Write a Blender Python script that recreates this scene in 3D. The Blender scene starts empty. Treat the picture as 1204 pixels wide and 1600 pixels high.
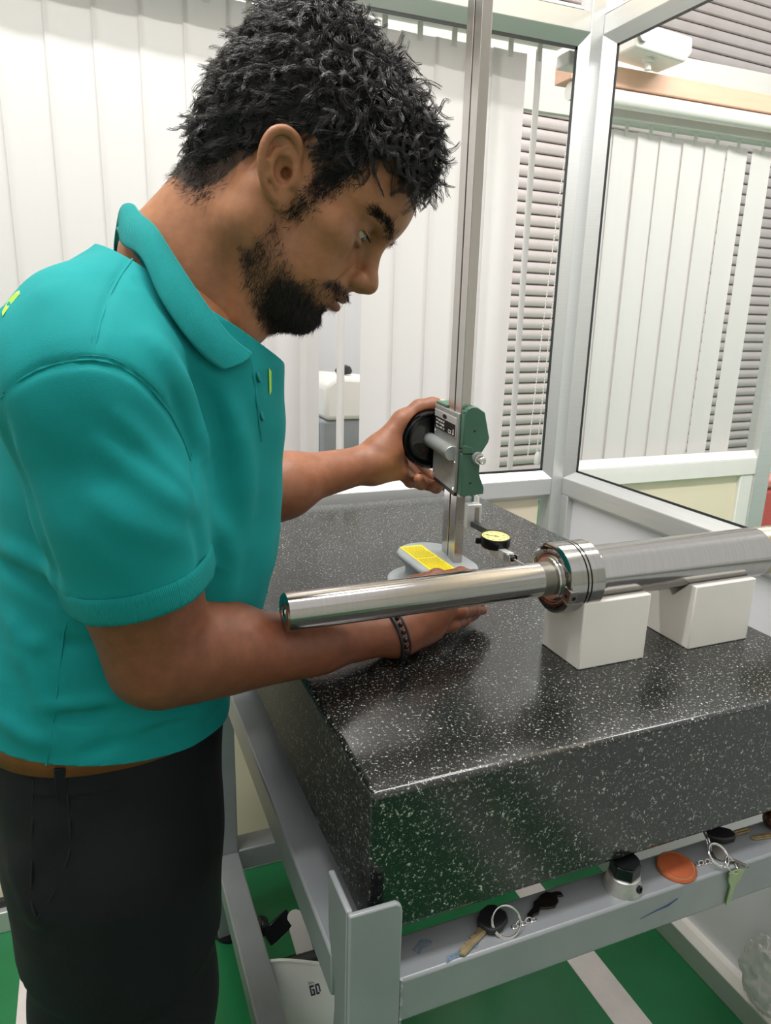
import bpy, math, random
import numpy as np
from mathutils import Vector, Matrix

# ------------------------------------------------------------------ camera, world, lights, exposure
# world frame: origin = near left top corner of the granite plate, X along its front edge, Y along its left edge, Z up
SC = bpy.context.scene
COL = SC.collection
FPX = 1135.8
PITCH, ROLL, YAW = 0.26661, 0.026361, 0.392177
CAM = np.array([-.204, -.506, .405])
_w = np.array([math.sin(YAW)*math.cos(PITCH), math.cos(YAW)*math.cos(PITCH), -math.sin(PITCH)])
_r = np.array([math.cos(YAW), -math.sin(YAW), 0.0])
_u = np.cross(_r, _w)
CR = math.cos(ROLL)*_r + math.sin(ROLL)*_u
CU = -math.sin(ROLL)*_r + math.cos(ROLL)*_u
CW = _w
cam = bpy.data.cameras.new('camera'); camo = bpy.data.objects.new('camera', cam); COL.objects.link(camo)
cam.sensor_fit = 'VERTICAL'; cam.sensor_height = 36.0; cam.sensor_width = 27.09
cam.lens = FPX/1600*36.0
cam.clip_start = .02
camo.matrix_world = Matrix(((CR[0], CU[0], -CW[0], CAM[0]), (CR[1], CU[1], -CW[1], CAM[1]), (CR[2], CU[2], -CW[2], CAM[2]), (0, 0, 0, 1)))
SC.camera = camo
def at(px, py, d):                  # the point of the place seen at a pixel of the photograph, d metres down the optical axis
    return CAM + d*(CW + (px-602)/FPX*CR - (py-800)/FPX*CU)

SC.view_settings.view_transform = 'Standard'
SC.view_settings.look = 'None'
SC.view_settings.gamma = 1.0
SC.view_settings.use_curve_mapping = False
SC.view_settings.exposure = 0.2
wd = bpy.data.worlds.new('world'); SC.world = wd; wd.use_nodes = True
wd.node_tree.nodes['Background'].inputs[0].default_value = (1.0, .985, .97, 1)
wd.node_tree.nodes['Background'].inputs[1].default_value = .80

def area(name, loc, target, sx, sy, power, color=(1, 1, 1)):
    L = bpy.data.lights.new(name, 'AREA'); L.shape = 'RECTANGLE'; L.size = sx; L.size_y = sy; L.energy = power; L.color = color
    o = bpy.data.objects.new(name, L); COL.objects.link(o); o.location = loc
    o.rotation_euler = (Vector(target)-Vector(loc)).to_track_quat('-Z', 'Y').to_euler()
    return o
area('ceiling_tube', (-.1, .05, 1.70), (-.1, .05, 0), 1.5, .07, 18, (1, .98, .95))
area('ceiling_tube', (-.1, .55, 1.70), (-.1, .55, 0), 1.5, .07, 18, (1, .98, .95))
area('next_cabin_fill', (1.45, .25, 1.55), (1.45, 1.0, .4), 1.0, .12, 20, (1, .98, .96))  # added fill light out of view, brightens the blind of the next cabin
area('hall_light', (1.9, 2.7, 2.6), (2.2, 3.0, 0), 3.0, 1.2, 66, (1, .97, .94))
area('hall_light', (-.4, 2.2, 2.4), (-.4, 1.6, 0), 2.4, .6, 42, (1, .98, .96))

# ------------------------------------------------------------------ helpers
class MB:
    """collects shapes (world coordinates) into one mesh"""
    def __init__(s): s.V = []; s.F = []
    def add(s, V, F):
        n = len(s.V); s.V += [tuple(map(float, v)) for v in V]; s.F += [tuple(i+n for i in f) for f in F]; return s
    def obox(s, c, ax, size):
        c = np.array(c, float); A = np.array(ax, float); h = np.array(size, float)/2
        V = [c+A[0]*h[0]*i+A[1]*h[1]*j+A[2]*h[2]*k for i in (-1, 1) for j in (-1, 1) for k in (-1, 1)]
        return s.add(V, [(0, 1, 3, 2), (4, 6, 7, 5), (0, 4, 5, 1), (2, 3, 7, 6), (0, 2, 6, 4), (1, 5, 7, 3)])
    def box(s, lo, hi):
        lo = np.array(lo, float); hi = np.array(hi, float)
        return s.obox((lo+hi)/2, np.eye(3), hi-lo)
    def prism(s, poly, o, ex, ey, ez, depth):
        o = np.array(o, float); ex = np.array(ex, float); ey = np.array(ey, float); ez = np.array(ez, float)
        n = len(poly)
        V = [o+ex*p[0]+ey*p[1] for p in poly]+[o+ex*p[0]+ey*p[1]+ez*depth for p in poly]
        F = [tuple(range(n))[::-1], tuple(range(n, 2*n))]+[(i, (i+1) % n, (i+1) % n+n, i+n) for i in range(n)]
        return s.add(V, F)
    def lathe(s, prof, o, axis, n=32, cap=True):
        """prof: list of (distance along axis, radius)"""
        o = np.array(o, float); a = np.array(axis, float); a /= np.linalg.norm(a)
        e = np.cross(a, [0, 0, 1.0]);
        if np.linalg.norm(e) < 1e-3: e = np.cross(a, [0, 1.0, 0])
        e /= np.linalg.norm(e); g = np.cross(a, e)
        V = []; F = []
        for (t, r) in prof:
            for k in range(n):
                th = 2*math.pi*k/n; V.append(o+a*t+(e*math.cos(th)+g*math.sin(th))*max(r, 1e-5))
        for i in range(len(prof)-1):
            for k in range(n):
                F.append((i*n+k, i*n+(k+1) % n, (i+1)*n+(k+1) % n, (i+1)*n+k))
        if cap:
            F.append(tuple(range(n))[::-1]); F.append(tuple(range((len(prof)-1)*n, len(prof)*n)))
        return s.add(V, F)
    def cyl(s, p0, p1, r, r1=None, n=24):
        p0 = np.array(p0, float); p1 = np.array(p1, float); L = np.linalg.norm(p1-p0)
        return s.lathe([(0, r), (L, r if r1 is None else r1)], p0, p1-p0, n)
    def tube(s, pts, r, n=8, closed=False):
        P = [np.array(p, float) for p in pts]; m = len(P); V = []; F = []; up = None
        for i in range(m):
            a = P[(i+1) % m] if (closed or i < m-1) else P[i]; b = P[i-1] if (closed or i > 0) else P[i]
            t = a-b; t /= (np.linalg.norm(t)+1e-12)
            if up is None:
                up = np.cross(t, [.13, .21, 1.0]); up /= np.linalg.norm(up)
            up = up-t*np.dot(up, t); up /= (np.linalg.norm(up)+1e-12); g = np.cross(t, up)
            rr = r[i] if hasattr(r, '__len__') else r
            for k in range(n):
                th = 2*math.pi*k/n; V.append(P[i]+(up*math.cos(th)+g*math.sin(th))*rr)
        for i in range(m if closed else m-1):
            j = (i+1) % m
            for k in range(n): F.append((i*n+k, i*n+(k+1) % n, j*n+(k+1) % n, j*n+k))
        if not closed: F.append(tuple(range(n))[::-1]); F.append(tuple(range((m-1)*n, m*n)))
        return s.add(V, F)
    def ring(s, c, axis, R, r, n=28, m=8):
        c = np.array(c, float); a = np.array(axis, float); a /= np.linalg.norm(a)
        e = np.cross(a, [.3, .2, 1.0]); e /= np.linalg.norm(e); g = np.cross(a, e)
        return s.tube([c+(e*math.cos(2*math.pi*k/n)+g*math.sin(2*math.pi*k/n))*R for k in range(n)], r, m, True)
    def sphere(s, c, r, n=16, m=10, sq=(1, 1, 1)):
        c = np.array(c, float); V = []; F = []
        for i in range(m+1):
            ph = math.pi*i/m
            for k in range(n):
                th = 2*math.pi*k/n
                V.append(c+np.array([sq[0]*math.sin(ph)*math.cos(th), sq[1]*math.sin(ph)*math.sin(th), sq[2]*math.cos(ph)])*r)
        for i in range(m):
            for k in range(n): F.append((i*n+k, (i+1)*n+k, (i+1)*n+(k+1) % n, i*n+(k+1) % n))
        return s.add(V, F)

WLOC = {}
def link(name, me, m, parent=None, loc=None, bevel=0, seg=2, smooth=35):
    if m is not None:
        for x in (m if isinstance(m, (list, tuple)) else [m]): me.materials.append(x)
    o = bpy.data.objects.new(name, me); COL.objects.link(o)
    if parent is not None: o.parent = parent; WLOC[o] = WLOC[parent]
    else: WLOC[o] = np.array(loc if loc is not None else (0, 0, 0), float); o.location = WLOC[o]
    if bevel:
        b = o.modifiers.new('bevel', 'BEVEL'); b.width = bevel; b.segments = seg; b.limit_method = 'ANGLE'; b.angle_limit = math.radians(40); b.harden_normals = False
    if smooth:
        me.polygons.foreach_set('use_smooth', np.ones(len(me.polygons), bool)); me.set_sharp_from_angle(angle=math.radians(smooth))
    return o
def part(name, mb, m, parent=None, loc=None, bevel=0, seg=2, smooth=35, label=None):
    base = WLOC[parent] if parent is not None else np.array(loc if loc is not None else (0, 0, 0), float)
    me = bpy.data.meshes.new(name)
    me.from_pydata([tuple(np.array(v)-base) for v in mb.V], [], mb.F); me.validate()
    import bmesh
    bm = bmesh.new(); bm.from_mesh(me); bmesh.ops.recalc_face_normals(bm, faces=bm.faces); bm.to_mesh(me); bm.free()
    o = link(name, me, m, parent, loc, bevel, seg, smooth)
    if label: o['label'] = label
    return o
def thing(name, label, cat, loc, group=None):
    o = bpy.data.objects.new(name, None); COL.objects.link(o); o.location = loc; o.empty_display_size = .05
    WLOC[o] = np.array(loc, float); o['label'] = label; o['category'] = cat
    if group: o['group'] = group
    return o
def struct(name, loc=(0, 0, 0)):
    o = bpy.data.objects.new(name, None); COL.objects.link(o); o.location = loc; WLOC[o] = np.array(loc, float); o['kind'] = 'structure'
    return o
def tag(o, label, cat, group=None):
    o['label'] = label; o['category'] = cat
    if group: o['group'] = group
    return o

def s2l(c):
    return tuple((x/12.92 if x <= .04045 else ((x+.055)/1.055)**2.4) for x in c)
def hexc(h): return s2l(tuple(int(h[i:i+2], 16)/255 for i in (0, 2, 4)))
class NT:
    def __init__(s, name):
        s.m = bpy.data.materials.new(name); s.m.use_nodes = True; s.t = s.m.node_tree; s.b = s.t.nodes['Principled BSDF']; s.out = s.t.nodes['Material Output']
    def n(s, kind, **kw):
        x = s.t.nodes.new(kind)
        for k, v in kw.items():
            if k[0] == 'i' and k[1:].isdigit(): x.inputs[int(k[1:])].default_value = v
            elif k.startswith('in_'): x.inputs[k[3:].replace('_', ' ')].default_value = v
            else: setattr(x, k, v)
        return x
    def l(s, a, ao, b, bi): s.t.links.new(a.outputs[ao], b.inputs[bi])
    def ramp(s, stops, src, so=0, interp='LINEAR'):
        r = s.n('ShaderNodeValToRGB'); r.color_ramp.interpolation = interp
        e = r.color_ramp.elements
        while len(e) < len(stops): e.new(.5)
        for x, (p, c) in zip(e, stops): x.position = p; x.color = (*c, 1) if len(c) == 3 else c
        s.l(src, so, r, 0); return r
    def coord(s, scale=(1, 1, 1), kind='Object', rot=(0, 0, 0)):
        c = s.n('ShaderNodeTexCoord'); mp = s.n('ShaderNodeMapping'); mp.inputs['Scale'].default_value = scale; mp.inputs['Rotation'].default_value = rot
        s.l(c, kind, mp, 0); return mp
    def noise(s, vec, scale, detail=4, rough=.55):
        x = s.n('ShaderNodeTexNoise'); x.inputs['Scale'].default_value = scale; x.inputs['Detail'].default_value = detail; x.inputs['Roughness'].default_value = rough
        s.l(vec, 0, x, 'Vector'); return x
    def bump(s, src, so, strength, dist=.001):
        b = s.n('ShaderNodeBump'); b.inputs['Strength'].default_value = strength; b.inputs['Distance'].default_value = dist
        s.l(src, so, b, 'Height'); s.l(b, 0, s.b, 'Normal'); return b
def mat(name, col, rough=.5, metal=0, var=.08, vs=30, bump=0, bs=200, stretch=(1, 1, 1), spec=None, coat=0, bdist=.0006):
    """principled material with a little noise in colour and relief"""
    q = NT(name); c = hexc(col) if isinstance(col, str) else col
    q.b.inputs['Roughness'].default_value = rough; q.b.inputs['Metallic'].default_value = metal
    if spec is not None: q.b.inputs['Specular IOR Level'].default_value = spec
    if coat: q.b.inputs['Coat Weight'].default_value = coat; q.b.inputs['Coat Roughness'].default_value = .1
    mp = q.coord(stretch); nz = q.noise(mp, vs)
    lo = tuple(max(0, x*(1-var)) for x in c); hi = tuple(min(1, x*(1+var)) for x in c)
    r = q.ramp([(.3, lo), (.7, hi)], nz); q.l(r, 0, q.b, 'Base Color')
    if bump:
        nb = q.noise(mp, bs, 3); q.bump(nb, 0, bump, bdist)
    return q.m

M = {}
M['alu'] = mat('satin_aluminium', 'd2d3d2', .38, .55, .04, 8, .15, 120, (1, 1, 40))
M['alu_x'] = mat('satin_aluminium_rail', 'd2d3d2', .38, .55, .04, 8, .15, 120, (.03, 1, 1))
M['gasket'] = mat('black_rubber_gasket', '2a2c2c', .6)
M['cream'] = mat('cream_laminate', 'f1e4cb', .45, 0, .02, 5)
M['white_panel'] = mat('white_laminate', 'e9e8ee', .35, 0, .015, 4)
M['blind'] = mat('white_blind_fabric', 'f0eeee', .8, 0, .015, 60, .15, 900)
M['white_plastic'] = mat('white_plastic', 'ece9e4', .4, 0, .02, 20)
M['paint_wall'] = mat('white_wall_paint', 'e6e3de', .85, 0, .02, 6, .1, 300)
M['steel'] = mat('ground_steel', 'aeaba8', .13, 1, .05, 6, .05, 500, (60, 1, 1), bdist=.0002)
M['steel_dull'] = mat('dull_steel', 'b3aea8', .33, 1, .12, 20, .15, 300)
M['steel_bright'] = mat('bright_steel', 'd8d6d2', .16, 1, .05, 10)
M['black_metal'] = mat('black_oxide_metal', '15161a', .3, .3, .2, 60)
M['black_plastic'] = mat('black_gloss_plastic', '060607', .14, 0, .1, 30, coat=.4)
M['black_matt'] = mat('black_matt_plastic', '1a1a1c', .5, 0, .15, 60)
M['green_paint'] = mat('green_enamel_paint', '3a6350', .45, 0, .06, 40, .25, 350)
M['grey_cast'] = mat('grey_cast_iron_paint', '9fa5a7', .5, .1, .08, 25, .3, 260)
M['frame_paint'] = mat('grey_stand_paint', '95999d', .36, .15, .06, 14, .12, 120)
M['delrin'] = mat('white_acetal_plastic', 'f0ece6', .42, 0, .03, 9)
M['chrome'] = mat('chrome', 'd5d3d0', .12, 1, .04, 20)
M['brass'] = mat('worn_brass', 'd2bd94', .42, .85, .15, 120)
M['leather'] = mat('brown_leather', 'a5522e', .45, 0, .22, 35, .25, 400)
M['key_green'] = mat('green_anodised_key', 'a9b98a', .3, .75, .1, 60)
M['dark_charm'] = mat('dark_tarnished_metal', '3b3631', .35, .8, .2, 90)
M['yellow'] = mat('yellow_dial_face', 'e5dc86', .35, 0, .03, 60)
M['print_black'] = mat('black_print', '0c0c0d', .4)
M['print_white'] = mat('white_print', 'e2e2dd', .5)
M['print_navy'] = mat('navy_print', '27324a', .5)
# ------------------------------------------------------------------ materials of the room
def glass_mat():
    q = NT('clear_glass'); q.t.nodes.remove(q.b)
    tr = q.n('ShaderNodeBsdfTransparent'); tr.inputs[0].default_value = (.97, .98, .975, 1)
    gl = q.n('ShaderNodeBsdfGlossy'); gl.inputs['Roughness'].default_value = .02
    fr = q.n('ShaderNodeFresnel'); fr.inputs[0].default_value = 1.25
    ge = q.n('ShaderNodeNewGeometry'); inv = q.n('ShaderNodeMath'); inv.operation = 'SUBTRACT'; inv.inputs[0].default_value = 1; q.l(ge, 'Backfacing', inv, 1)
    mu = q.n('ShaderNodeMath'); mu.operation = 'MULTIPLY'; q.l(fr, 0, mu, 0); q.l(inv, 0, mu, 1)
    mx = q.n('ShaderNodeMixShader'); q.l(mu, 0, mx, 0); q.l(tr, 0, mx, 1); q.l(gl, 0, mx, 2); q.l(mx, 0, q.out, 0); return q.m
M['glass'] = glass_mat()
def blind_mat():
    q = NT('vertical_blind_fabric'); q.b.inputs['Base Color'].default_value = (*hexc('f3eded'), 1); q.b.inputs['Roughness'].default_value = .85
    mp = q.coord((1, 1, .02)); nz = q.noise(mp, 400, 2); q.bump(nz, 0, .1, .0004)
    tl = q.n('ShaderNodeBsdfTranslucent'); tl.inputs[0].default_value = (.9, .89, .89, 1)
    mx = q.n('ShaderNodeMixShader'); mx.inputs[0].default_value = .3; q.l(q.b, 0, mx, 1); q.l(tl, 0, mx, 2); q.l(mx, 0, q.out, 0); return q.m
M['slat'] = blind_mat()
def floor_mat():
    q = NT('green_epoxy_floor'); mp = q.coord()
    n1 = q.noise(mp, 3, 5); r = q.ramp([(.3, hexc('1c6c3f')), (.7, hexc('27804e'))], n1); q.l(r, 0, q.b, 'Base Color')
    q.b.inputs['Roughness'].default_value = .22
    n2 = q.noise(mp, 14, 3); q.bump(n2, 0, .08, .002); return q.m
M['floor'] = floor_mat()
M['shutter'] = mat('galvanised_shutter', 'ddd1d0', .45, .3, .05, 6, .1, 60)
M['shutter_dark'] = mat('shutter_joint_grey', '8f8a90', .5, .3, .05, 6)
M['peach'] = mat('peach_wood_laminate', 'e3b79d', .5, 0, .06, 9, .1, 80, (1, 8, 8))
M['tape'] = mat('white_floor_tape', 'e7dedc', .35, 0, .04, 25, .5, 60, bdist=.002)
M['chain'] = mat('white_cord', 'f2efec', .6)
M['pale_blue'] = mat('pale_blue_plastic', '7fa6cf', .5)

ZF = -.92
fl = part('floor', MB().box((-4, -4, ZF-.05), (8, 7, ZF)), M['floor'], smooth=0); fl['kind'] = 'structure'

wq = part('wall_rear', MB().box((-2.75, -2.65, ZF), (3.2, -2.55, 1.9)), M['paint_wall'], smooth=0); wq['kind'] = 'structure'
wq = part('wall_left', MB().box((-2.75, -2.65, ZF), (-2.65, 1.0, 1.9)), M['paint_wall'], smooth=0); wq['kind'] = 'structure'
# ---- cabin wall behind the table (camera face at y = 1.0)
YB = 1.0
wb = struct('wall_back', (0, YB, ZF))
def rail_x(name, x0, x1, z0, z1, parent, y0=YB, d=.046): return part(name, MB().box((x0, y0, z0), (x1, y0+d, z1)), M['alu_x'], parent, bevel=.002)
rail_x('mid_rail', -2.2, .872, -.030, .012, wb)
rail_x('header_rail', -2.2, .872, 1.005, 1.046, wb)
rail_x('bottom_track', -2.2, .872, ZF, ZF+.052, wb, YB-.012, .066)
part('panel', MB().box((-2.2, YB+.018, ZF+.06), (.85, YB+.026, -.03)), M['cream'], wb, smooth=0)
part('panel', MB().box((-2.2, YB+.018, 1.07), (.85, YB+.026, 1.9)), M['cream'], wb, smooth=0)
part('gasket', MB().box((-2.2, YB+.004, ZF+.052), (.86, YB+.018, ZF+.068)), M['gasket'], wb, smooth=0)
for z0, s in ((-.030, -1), (1.046, 1)):
    part('glazing_bead', MB().prism([(.0, z0), (.018, z0+s*.014), (.018, z0)], (-2.2, YB, 0), (0, 1, 0), (0, 0, 1), (1, 0, 0), 3.052), M['alu_x'], wb)
w1 = struct('window_1', (0, YB, 0))
part('glazing_bead', MB().prism([(0, .012), (.018, .032), (.018, .012)], (-2.2, YB, 0), (0, 1, 0), (0, 0, 1), (1, 0, 0), 3.072), M['alu_x'], w1)
part('glazing_bead', MB().prism([(0, 1.005), (.018, .979), (.018, 1.005)], (-2.2, YB, 0), (0, 1, 0), (0, 0, 1), (1, 0, 0), 3.072), M['alu_x'], w1)
part('glazing_bead', MB().prism([(.872, 0), (.852, .018), (.872, .018)], (0, YB, .012), (1, 0, 0), (0, 1, 0), (0, 0, 1), .993), M['alu'], w1)
part('gasket', MB().box((-2.2, YB+.0165, .030), (.853, YB+.0185, .036)).box((-2.2, YB+.0165, .974), (.853, YB+.0185, .981)).box((.847, YB+.0165, .03), (.853, YB+.0185, .98)), M['gasket'], w1, smooth=0)
part('pane', MB().box((-2.2, YB+.020, .03), (.855, YB+.025, .982)), M['glass'], w1, smooth=0)

# ---- cabin wall on the right (inner face at x = XR) and the corner post
XR = .905
part('corner_post', MB().box((.872, YB, ZF), (.950, YB+.046, 1.9)), M['alu'], wb, bevel=.002)
wr = struct('wall_right', (XR, 0, ZF))
def rail_y(name, z0, z1, parent, d=.045, x0=XR): return part(name, MB().box((x0, -1.6, z0), (x0+d, YB, z1)), M['alu'], parent, bevel=.002)
rail_y('mid_rail', -.030, .012, wr); rail_y('header_rail', 1.005, 1.046, wr)
rail_y('bottom_track', ZF, ZF+.055, wr, .06, XR-.012)
part('track_cover', MB().prism([(0, 0), (.012, .014), (.05, .014), (.05, 0)], (XR-.010, -1.6, ZF+.055), (1, 0, 0), (0, 0, 1), (0, 1, 0), 2.59), M['delrin'], wr)
part('panel', MB().box((XR+.018, -1.6, ZF+.06), (XR+.026, YB-.02, -.03)), M['white_panel'], wr, smooth=0)
part('panel', MB().box((XR+.018, -1.6, 1.07), (XR+.026, YB-.02, 1.9)), M['cream'], wr, smooth=0)
part('glazing_bead', MB().prism([(0, -.030), (.018, -.044), (.018, -.030)], (XR, -1.6, 0), (1, 0, 0), (0, 0, 1), (0, 1, 0), 2.6), M['alu'], wr)
part('glazing_bead', MB().prism([(0, 1.046), (.018, 1.062), (.018, 1.046)], (XR, -1.6, 0), (1, 0, 0), (0, 0, 1), (0, 1, 0), 2.6), M['alu'], wr)
part('jamb', MB().box((XR, YB-.028, ZF+.055), (XR+.045, YB, -.03)), M['alu'], wr, bevel=.002)
w2 = struct('window_2', (XR, 0, 0))
part('glazing_bead', MB().prism([(0, .012), (.020, .032), (.020, .012)], (XR, -1.6, 0), (1, 0, 0), (0, 0, 1), (0, 1, 0), 2.6), M['alu'], w2)
part('glazing_bead', MB().prism([(0, 1.005), (.020, .983), (.020, 1.005)], (XR, -1.6, 0), (1, 0, 0), (0, 0, 1), (0, 1, 0), 2.6), M['alu'], w2)
part('glazing_bead', MB().prism([(0, YB), (.020, YB-.028), (.020, YB)], (XR, 0, .012), (1, 0, 0), (0, 1, 0), (0, 0, 1), .993), M['alu'], w2)
part('gasket', MB().box((XR+.019, -1.6, .030), (XR+.0205, YB-.02, .036)).box((XR+.019, -1.6, .979), (XR+.0205, YB-.02, .986)).box((XR+.019, YB-.034, .03), (XR+.0205, YB-.027, .985)), M['gasket'], w2, smooth=0)
part('pane', MB().box((XR+.021, -1.6, .03), (XR+.026, YB-.02, .985)), M['glass'], w2, smooth=0)
for i, (x0, x1, y0) in enumerate(((.655, .725, .06), (-.42, -.35, .60))):   # floor tape
    t = part('trim_%d' % (i+1), MB().box((x0, -1.5 if i == 0 else y0, ZF), (x1, .97, ZF+.0012)), M['tape'], smooth=0); t['kind'] = 'structure'

# ---- vertical blind behind the back window
def slat_mesh(name, w, z0, z1):
    mb = MB(); n = 5; V = []; F = []
    for k in range(n):
        u = -w/2+w*k/(n-1); y = .0025*(1-(2*u/w)**2)
        V += [(u, y, z0), (u, y, z1), (u, y+.0007, z0), (u, y+.0007, z1)]
    for k in range(n-1):
        a = 4*k; b = a+4
        F += [(a, b, b+1, a+1), (a+2, a+3, b+3, b+2), (a, a+2, b+2, b), (a+1, b+1, b+3, a+3)]
    F += [(0, 1, 3, 2), (4*n-4, 4*n-2, 4*n-1, 4*n-3)]
    me = bpy.data.meshes.new(name); me.from_pydata(V, [], F); me.materials.append(M['slat'])
    me.polygons.foreach_set('use_smooth', np.ones(len(me.polygons), bool)); me.set_sharp_from_angle(angle=.7)
    return me
def blind(y, z0, z1, x0, x1, items, label, base_x):
    t = thing('vertical_blind', label, 'blind', (base_x, y, z0))
    part('head_rail', MB().box((x0, y-.022, z1+.022), (x1, y+.022, z1+.05)), M['white_plastic'], t, bevel=.003)
    me = slat_mesh('slat', .089, z0, z1); mc = None
    for x, rot, dy in items:
        o = bpy.data.objects.new('slat', me); COL.objects.link(o); o.parent = t; WLOC[o] = WLOC[t]
        o.location = (x-base_x, dy, -z0); o.rotation_euler = (0, 0, rot)
        if mc is None:
            c = part('hanger', MB().box((x-.006, y-.001, z1-.012), (x+.006, y+.001, z1+.024)), M['white_plastic'], t, smooth=0); mc = c.data; cx = x
        else:
            c = bpy.data.objects.new('hanger', mc); COL.objects.link(c); c.parent = t; c.location = (x-cx, dy, 0)
    return t
items = []; xx = -1.55
while xx < .15: items.append((xx, .045, .002)); xx += .0806
for x, r in ((.205, .08), (.262, .80), (.335, 1.05), (.425, .10), (.505, .05), (.586, .05), (.660, .10), (.726, .05), (.800, .85)): items.append((x, r, .0 if r > .3 else .002))
bl = blind(1.085, .018, .975, -1.7, .86, items, 'white vertical blind hanging behind the glass at the back of the cabin', 0)
# pull cords with beads at the right end of the blind
cd = thing('blind_cord', 'white looped pull cords hanging at the right end of the back blind', 'cord', (.88, 1.07, .99))
part('cord_box', MB().box((.855, 1.05, .955), (.93, 1.10, .985)), M['white_plastic'], cd, bevel=.004)
def cord(p, amp, name):
    pts = []
    for i in range(41):
        s = i/40; pts.append((p[0][0]+(p[1][0]-p[0][0])*s+amp*math.sin(math.pi*s), p[0][1], p[0][2]+(p[1][2]-p[0][2])*s))
    mb = MB().tube(pts, .0011, 6)
    for i in range(0, 120):
        s = i/119; f = s*40; a = min(39, int(f)); q = np.array(pts[a])+(np.array(pts[a+1])-np.array(pts[a]))*(f-a); mb.sphere(q, .0021, 6, 4)
    return part(name, mb, M['chain'], cd)
cord(((.893, 1.07, .955), (.842, 1.07, .06)), -.004, 'bead_chain')
cord(((.886, 1.07, .955), (.868, 1.07, .05)), .004, 'cord_line')
cord(((.897, 1.07, .955), (.880, 1.07, .05)), .004, 'cord_line')
part('weight', MB().lathe([(0, .007), (.004, .009), (.028, .007), (.034, .003)], (.872, 1.07, .034), (0, 0, 1), 12), M['white_plastic'], cd)

# ---- the next cabin, seen through the right window
Y2 = 1.20
wn = struct('wall_far', (1.4, Y2, ZF))
part('mid_rail', MB().box((1.00, Y2, -.075), (1.90, Y2+.05, -.020)), M['white_plastic'], wn, bevel=.003)
part('panel', MB().box((1.00, Y2+.018, ZF), (1.80, Y2+.026, -.07)), M['cream'], wn, smooth=0)
part('jamb', MB().box((1.81, Y2-.005, ZF), (1.875, Y2+.05, 1.02)), M['alu'], wn, bevel=.003)
part('jamb', MB().box((1.04, Y2-.004, -.02), (1.095, Y2+.05, 1.02)), M['white_plastic'], wn, bevel=.003)
part('jamb', MB().box((1.755, Y2+.004, ZF), (1.81, Y2+.05, -.07)), M['white_plastic'], wn, bevel=.003)
part('header_beam', MB().box((.96, Y2-.01, .975), (2.3, Y2+.06, 1.02)), M['peach'], wn, bevel=.002)
part('head_tube', MB().cyl((.97, Y2+.005, .952), (2.3, Y2+.005, .952), .021, n=20), M['white_plastic'], wn)
w3 = struct('window_3', (1.4, Y2, 0))
part('glazing_bead', MB().prism([(0, -.020), (.018, .004), (.018, -.020)], (1.09, Y2, 0), (0, 1, 0), (0, 0, 1), (1, 0, 0), .72), M['white_plastic'], w3)
part('pane', MB().box((1.09, Y2+.022, 0), (1.81, Y2+.026, .96)), M['glass'], w3, smooth=0)
it2 = []
for k in range(8): it2.append((1.13+.0805*k, .06+.02*(k % 3), .0015*(k % 2)))
it2[5] = (1.533, .10, 0); it2[6] = (1.617, .12, .002); it2[7] = (1.712, .10, 0)
blind(Y2+.07, -.01, .90, 1.05, 1.80, it2, 'white vertical blind of the neighbouring cabin seen through the right window', 1.4)
# device on the beam: a small white projector-like camera housing
pj = thing('camera_housing', 'white box-shaped device mounted above the peach beam beyond the glass', 'device', (1.16, 1.17, 1.03))
part('case', MB().prism([(0, 0), (.155, -.012), (.175, .012), (.170, .045), (.02, .055), (0, .045)], (1.075, 1.10, 1.035), (1, 0, 0), (0, 0, 1), (0, 1, 0), .10), M['white_plastic'], pj, bevel=.006)
part('lens', MB().cyl((1.092, 1.10, 1.062), (1.092, 1.090, 1.062), .016, n=20), M['frame_paint'], pj)
part('bracket', MB().cyl((1.15, 1.14, 1.02), (1.15, 1.14, 1.04), .014).cyl((1.15, 1.14, 1.005), (1.15, 1.14, 1.02), .008), M['white_plastic'], pj)
fx = part('fascia', MB().box((.9, 2.60, 1.30), (5.5, 2.64, 1.62)), M['paint_wall'], wn, smooth=0)

# ---- roller shutter at the far end of the hall
sh = struct('wall_shutter', (2.5, 3.9, ZF))
ca, sa = math.cos(.075), math.sin(.075)
pts = [(0, 0), (.010, .006), (.016, .022), (.016, .044), (.010, .060), (0, .066), (-.006, .066), (-.006, 0)]
mb = MB().prism([(-p[0], p[1]) for p in pts], (0, 0, 0), (0, 1, 0), (0, 0, 1), (1, 0, 0), 7.5)
me0 = None
for k in range(56):
    if me0 is None:
        o = part('lath', mb, M['shutter'], None, (0, 0, 0)); me0 = o.data; COL.objects.unlink(o); bpy.data.objects.remove(o)
    o = bpy.data.objects.new('lath', me0); COL.objects.link(o); o.parent = sh
    o.location = (-2.5-.9, -.255, .0735*k); o.rotation_euler = (0, 0, .075)
part('curtain', MB().obox((2.5, 3.93, 1.2), ((ca, sa, 0), (-sa, ca, 0), (0, 0, 1)), (7.5, .01, 4.2)), M['shutter_dark'], sh, smooth=0)

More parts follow.
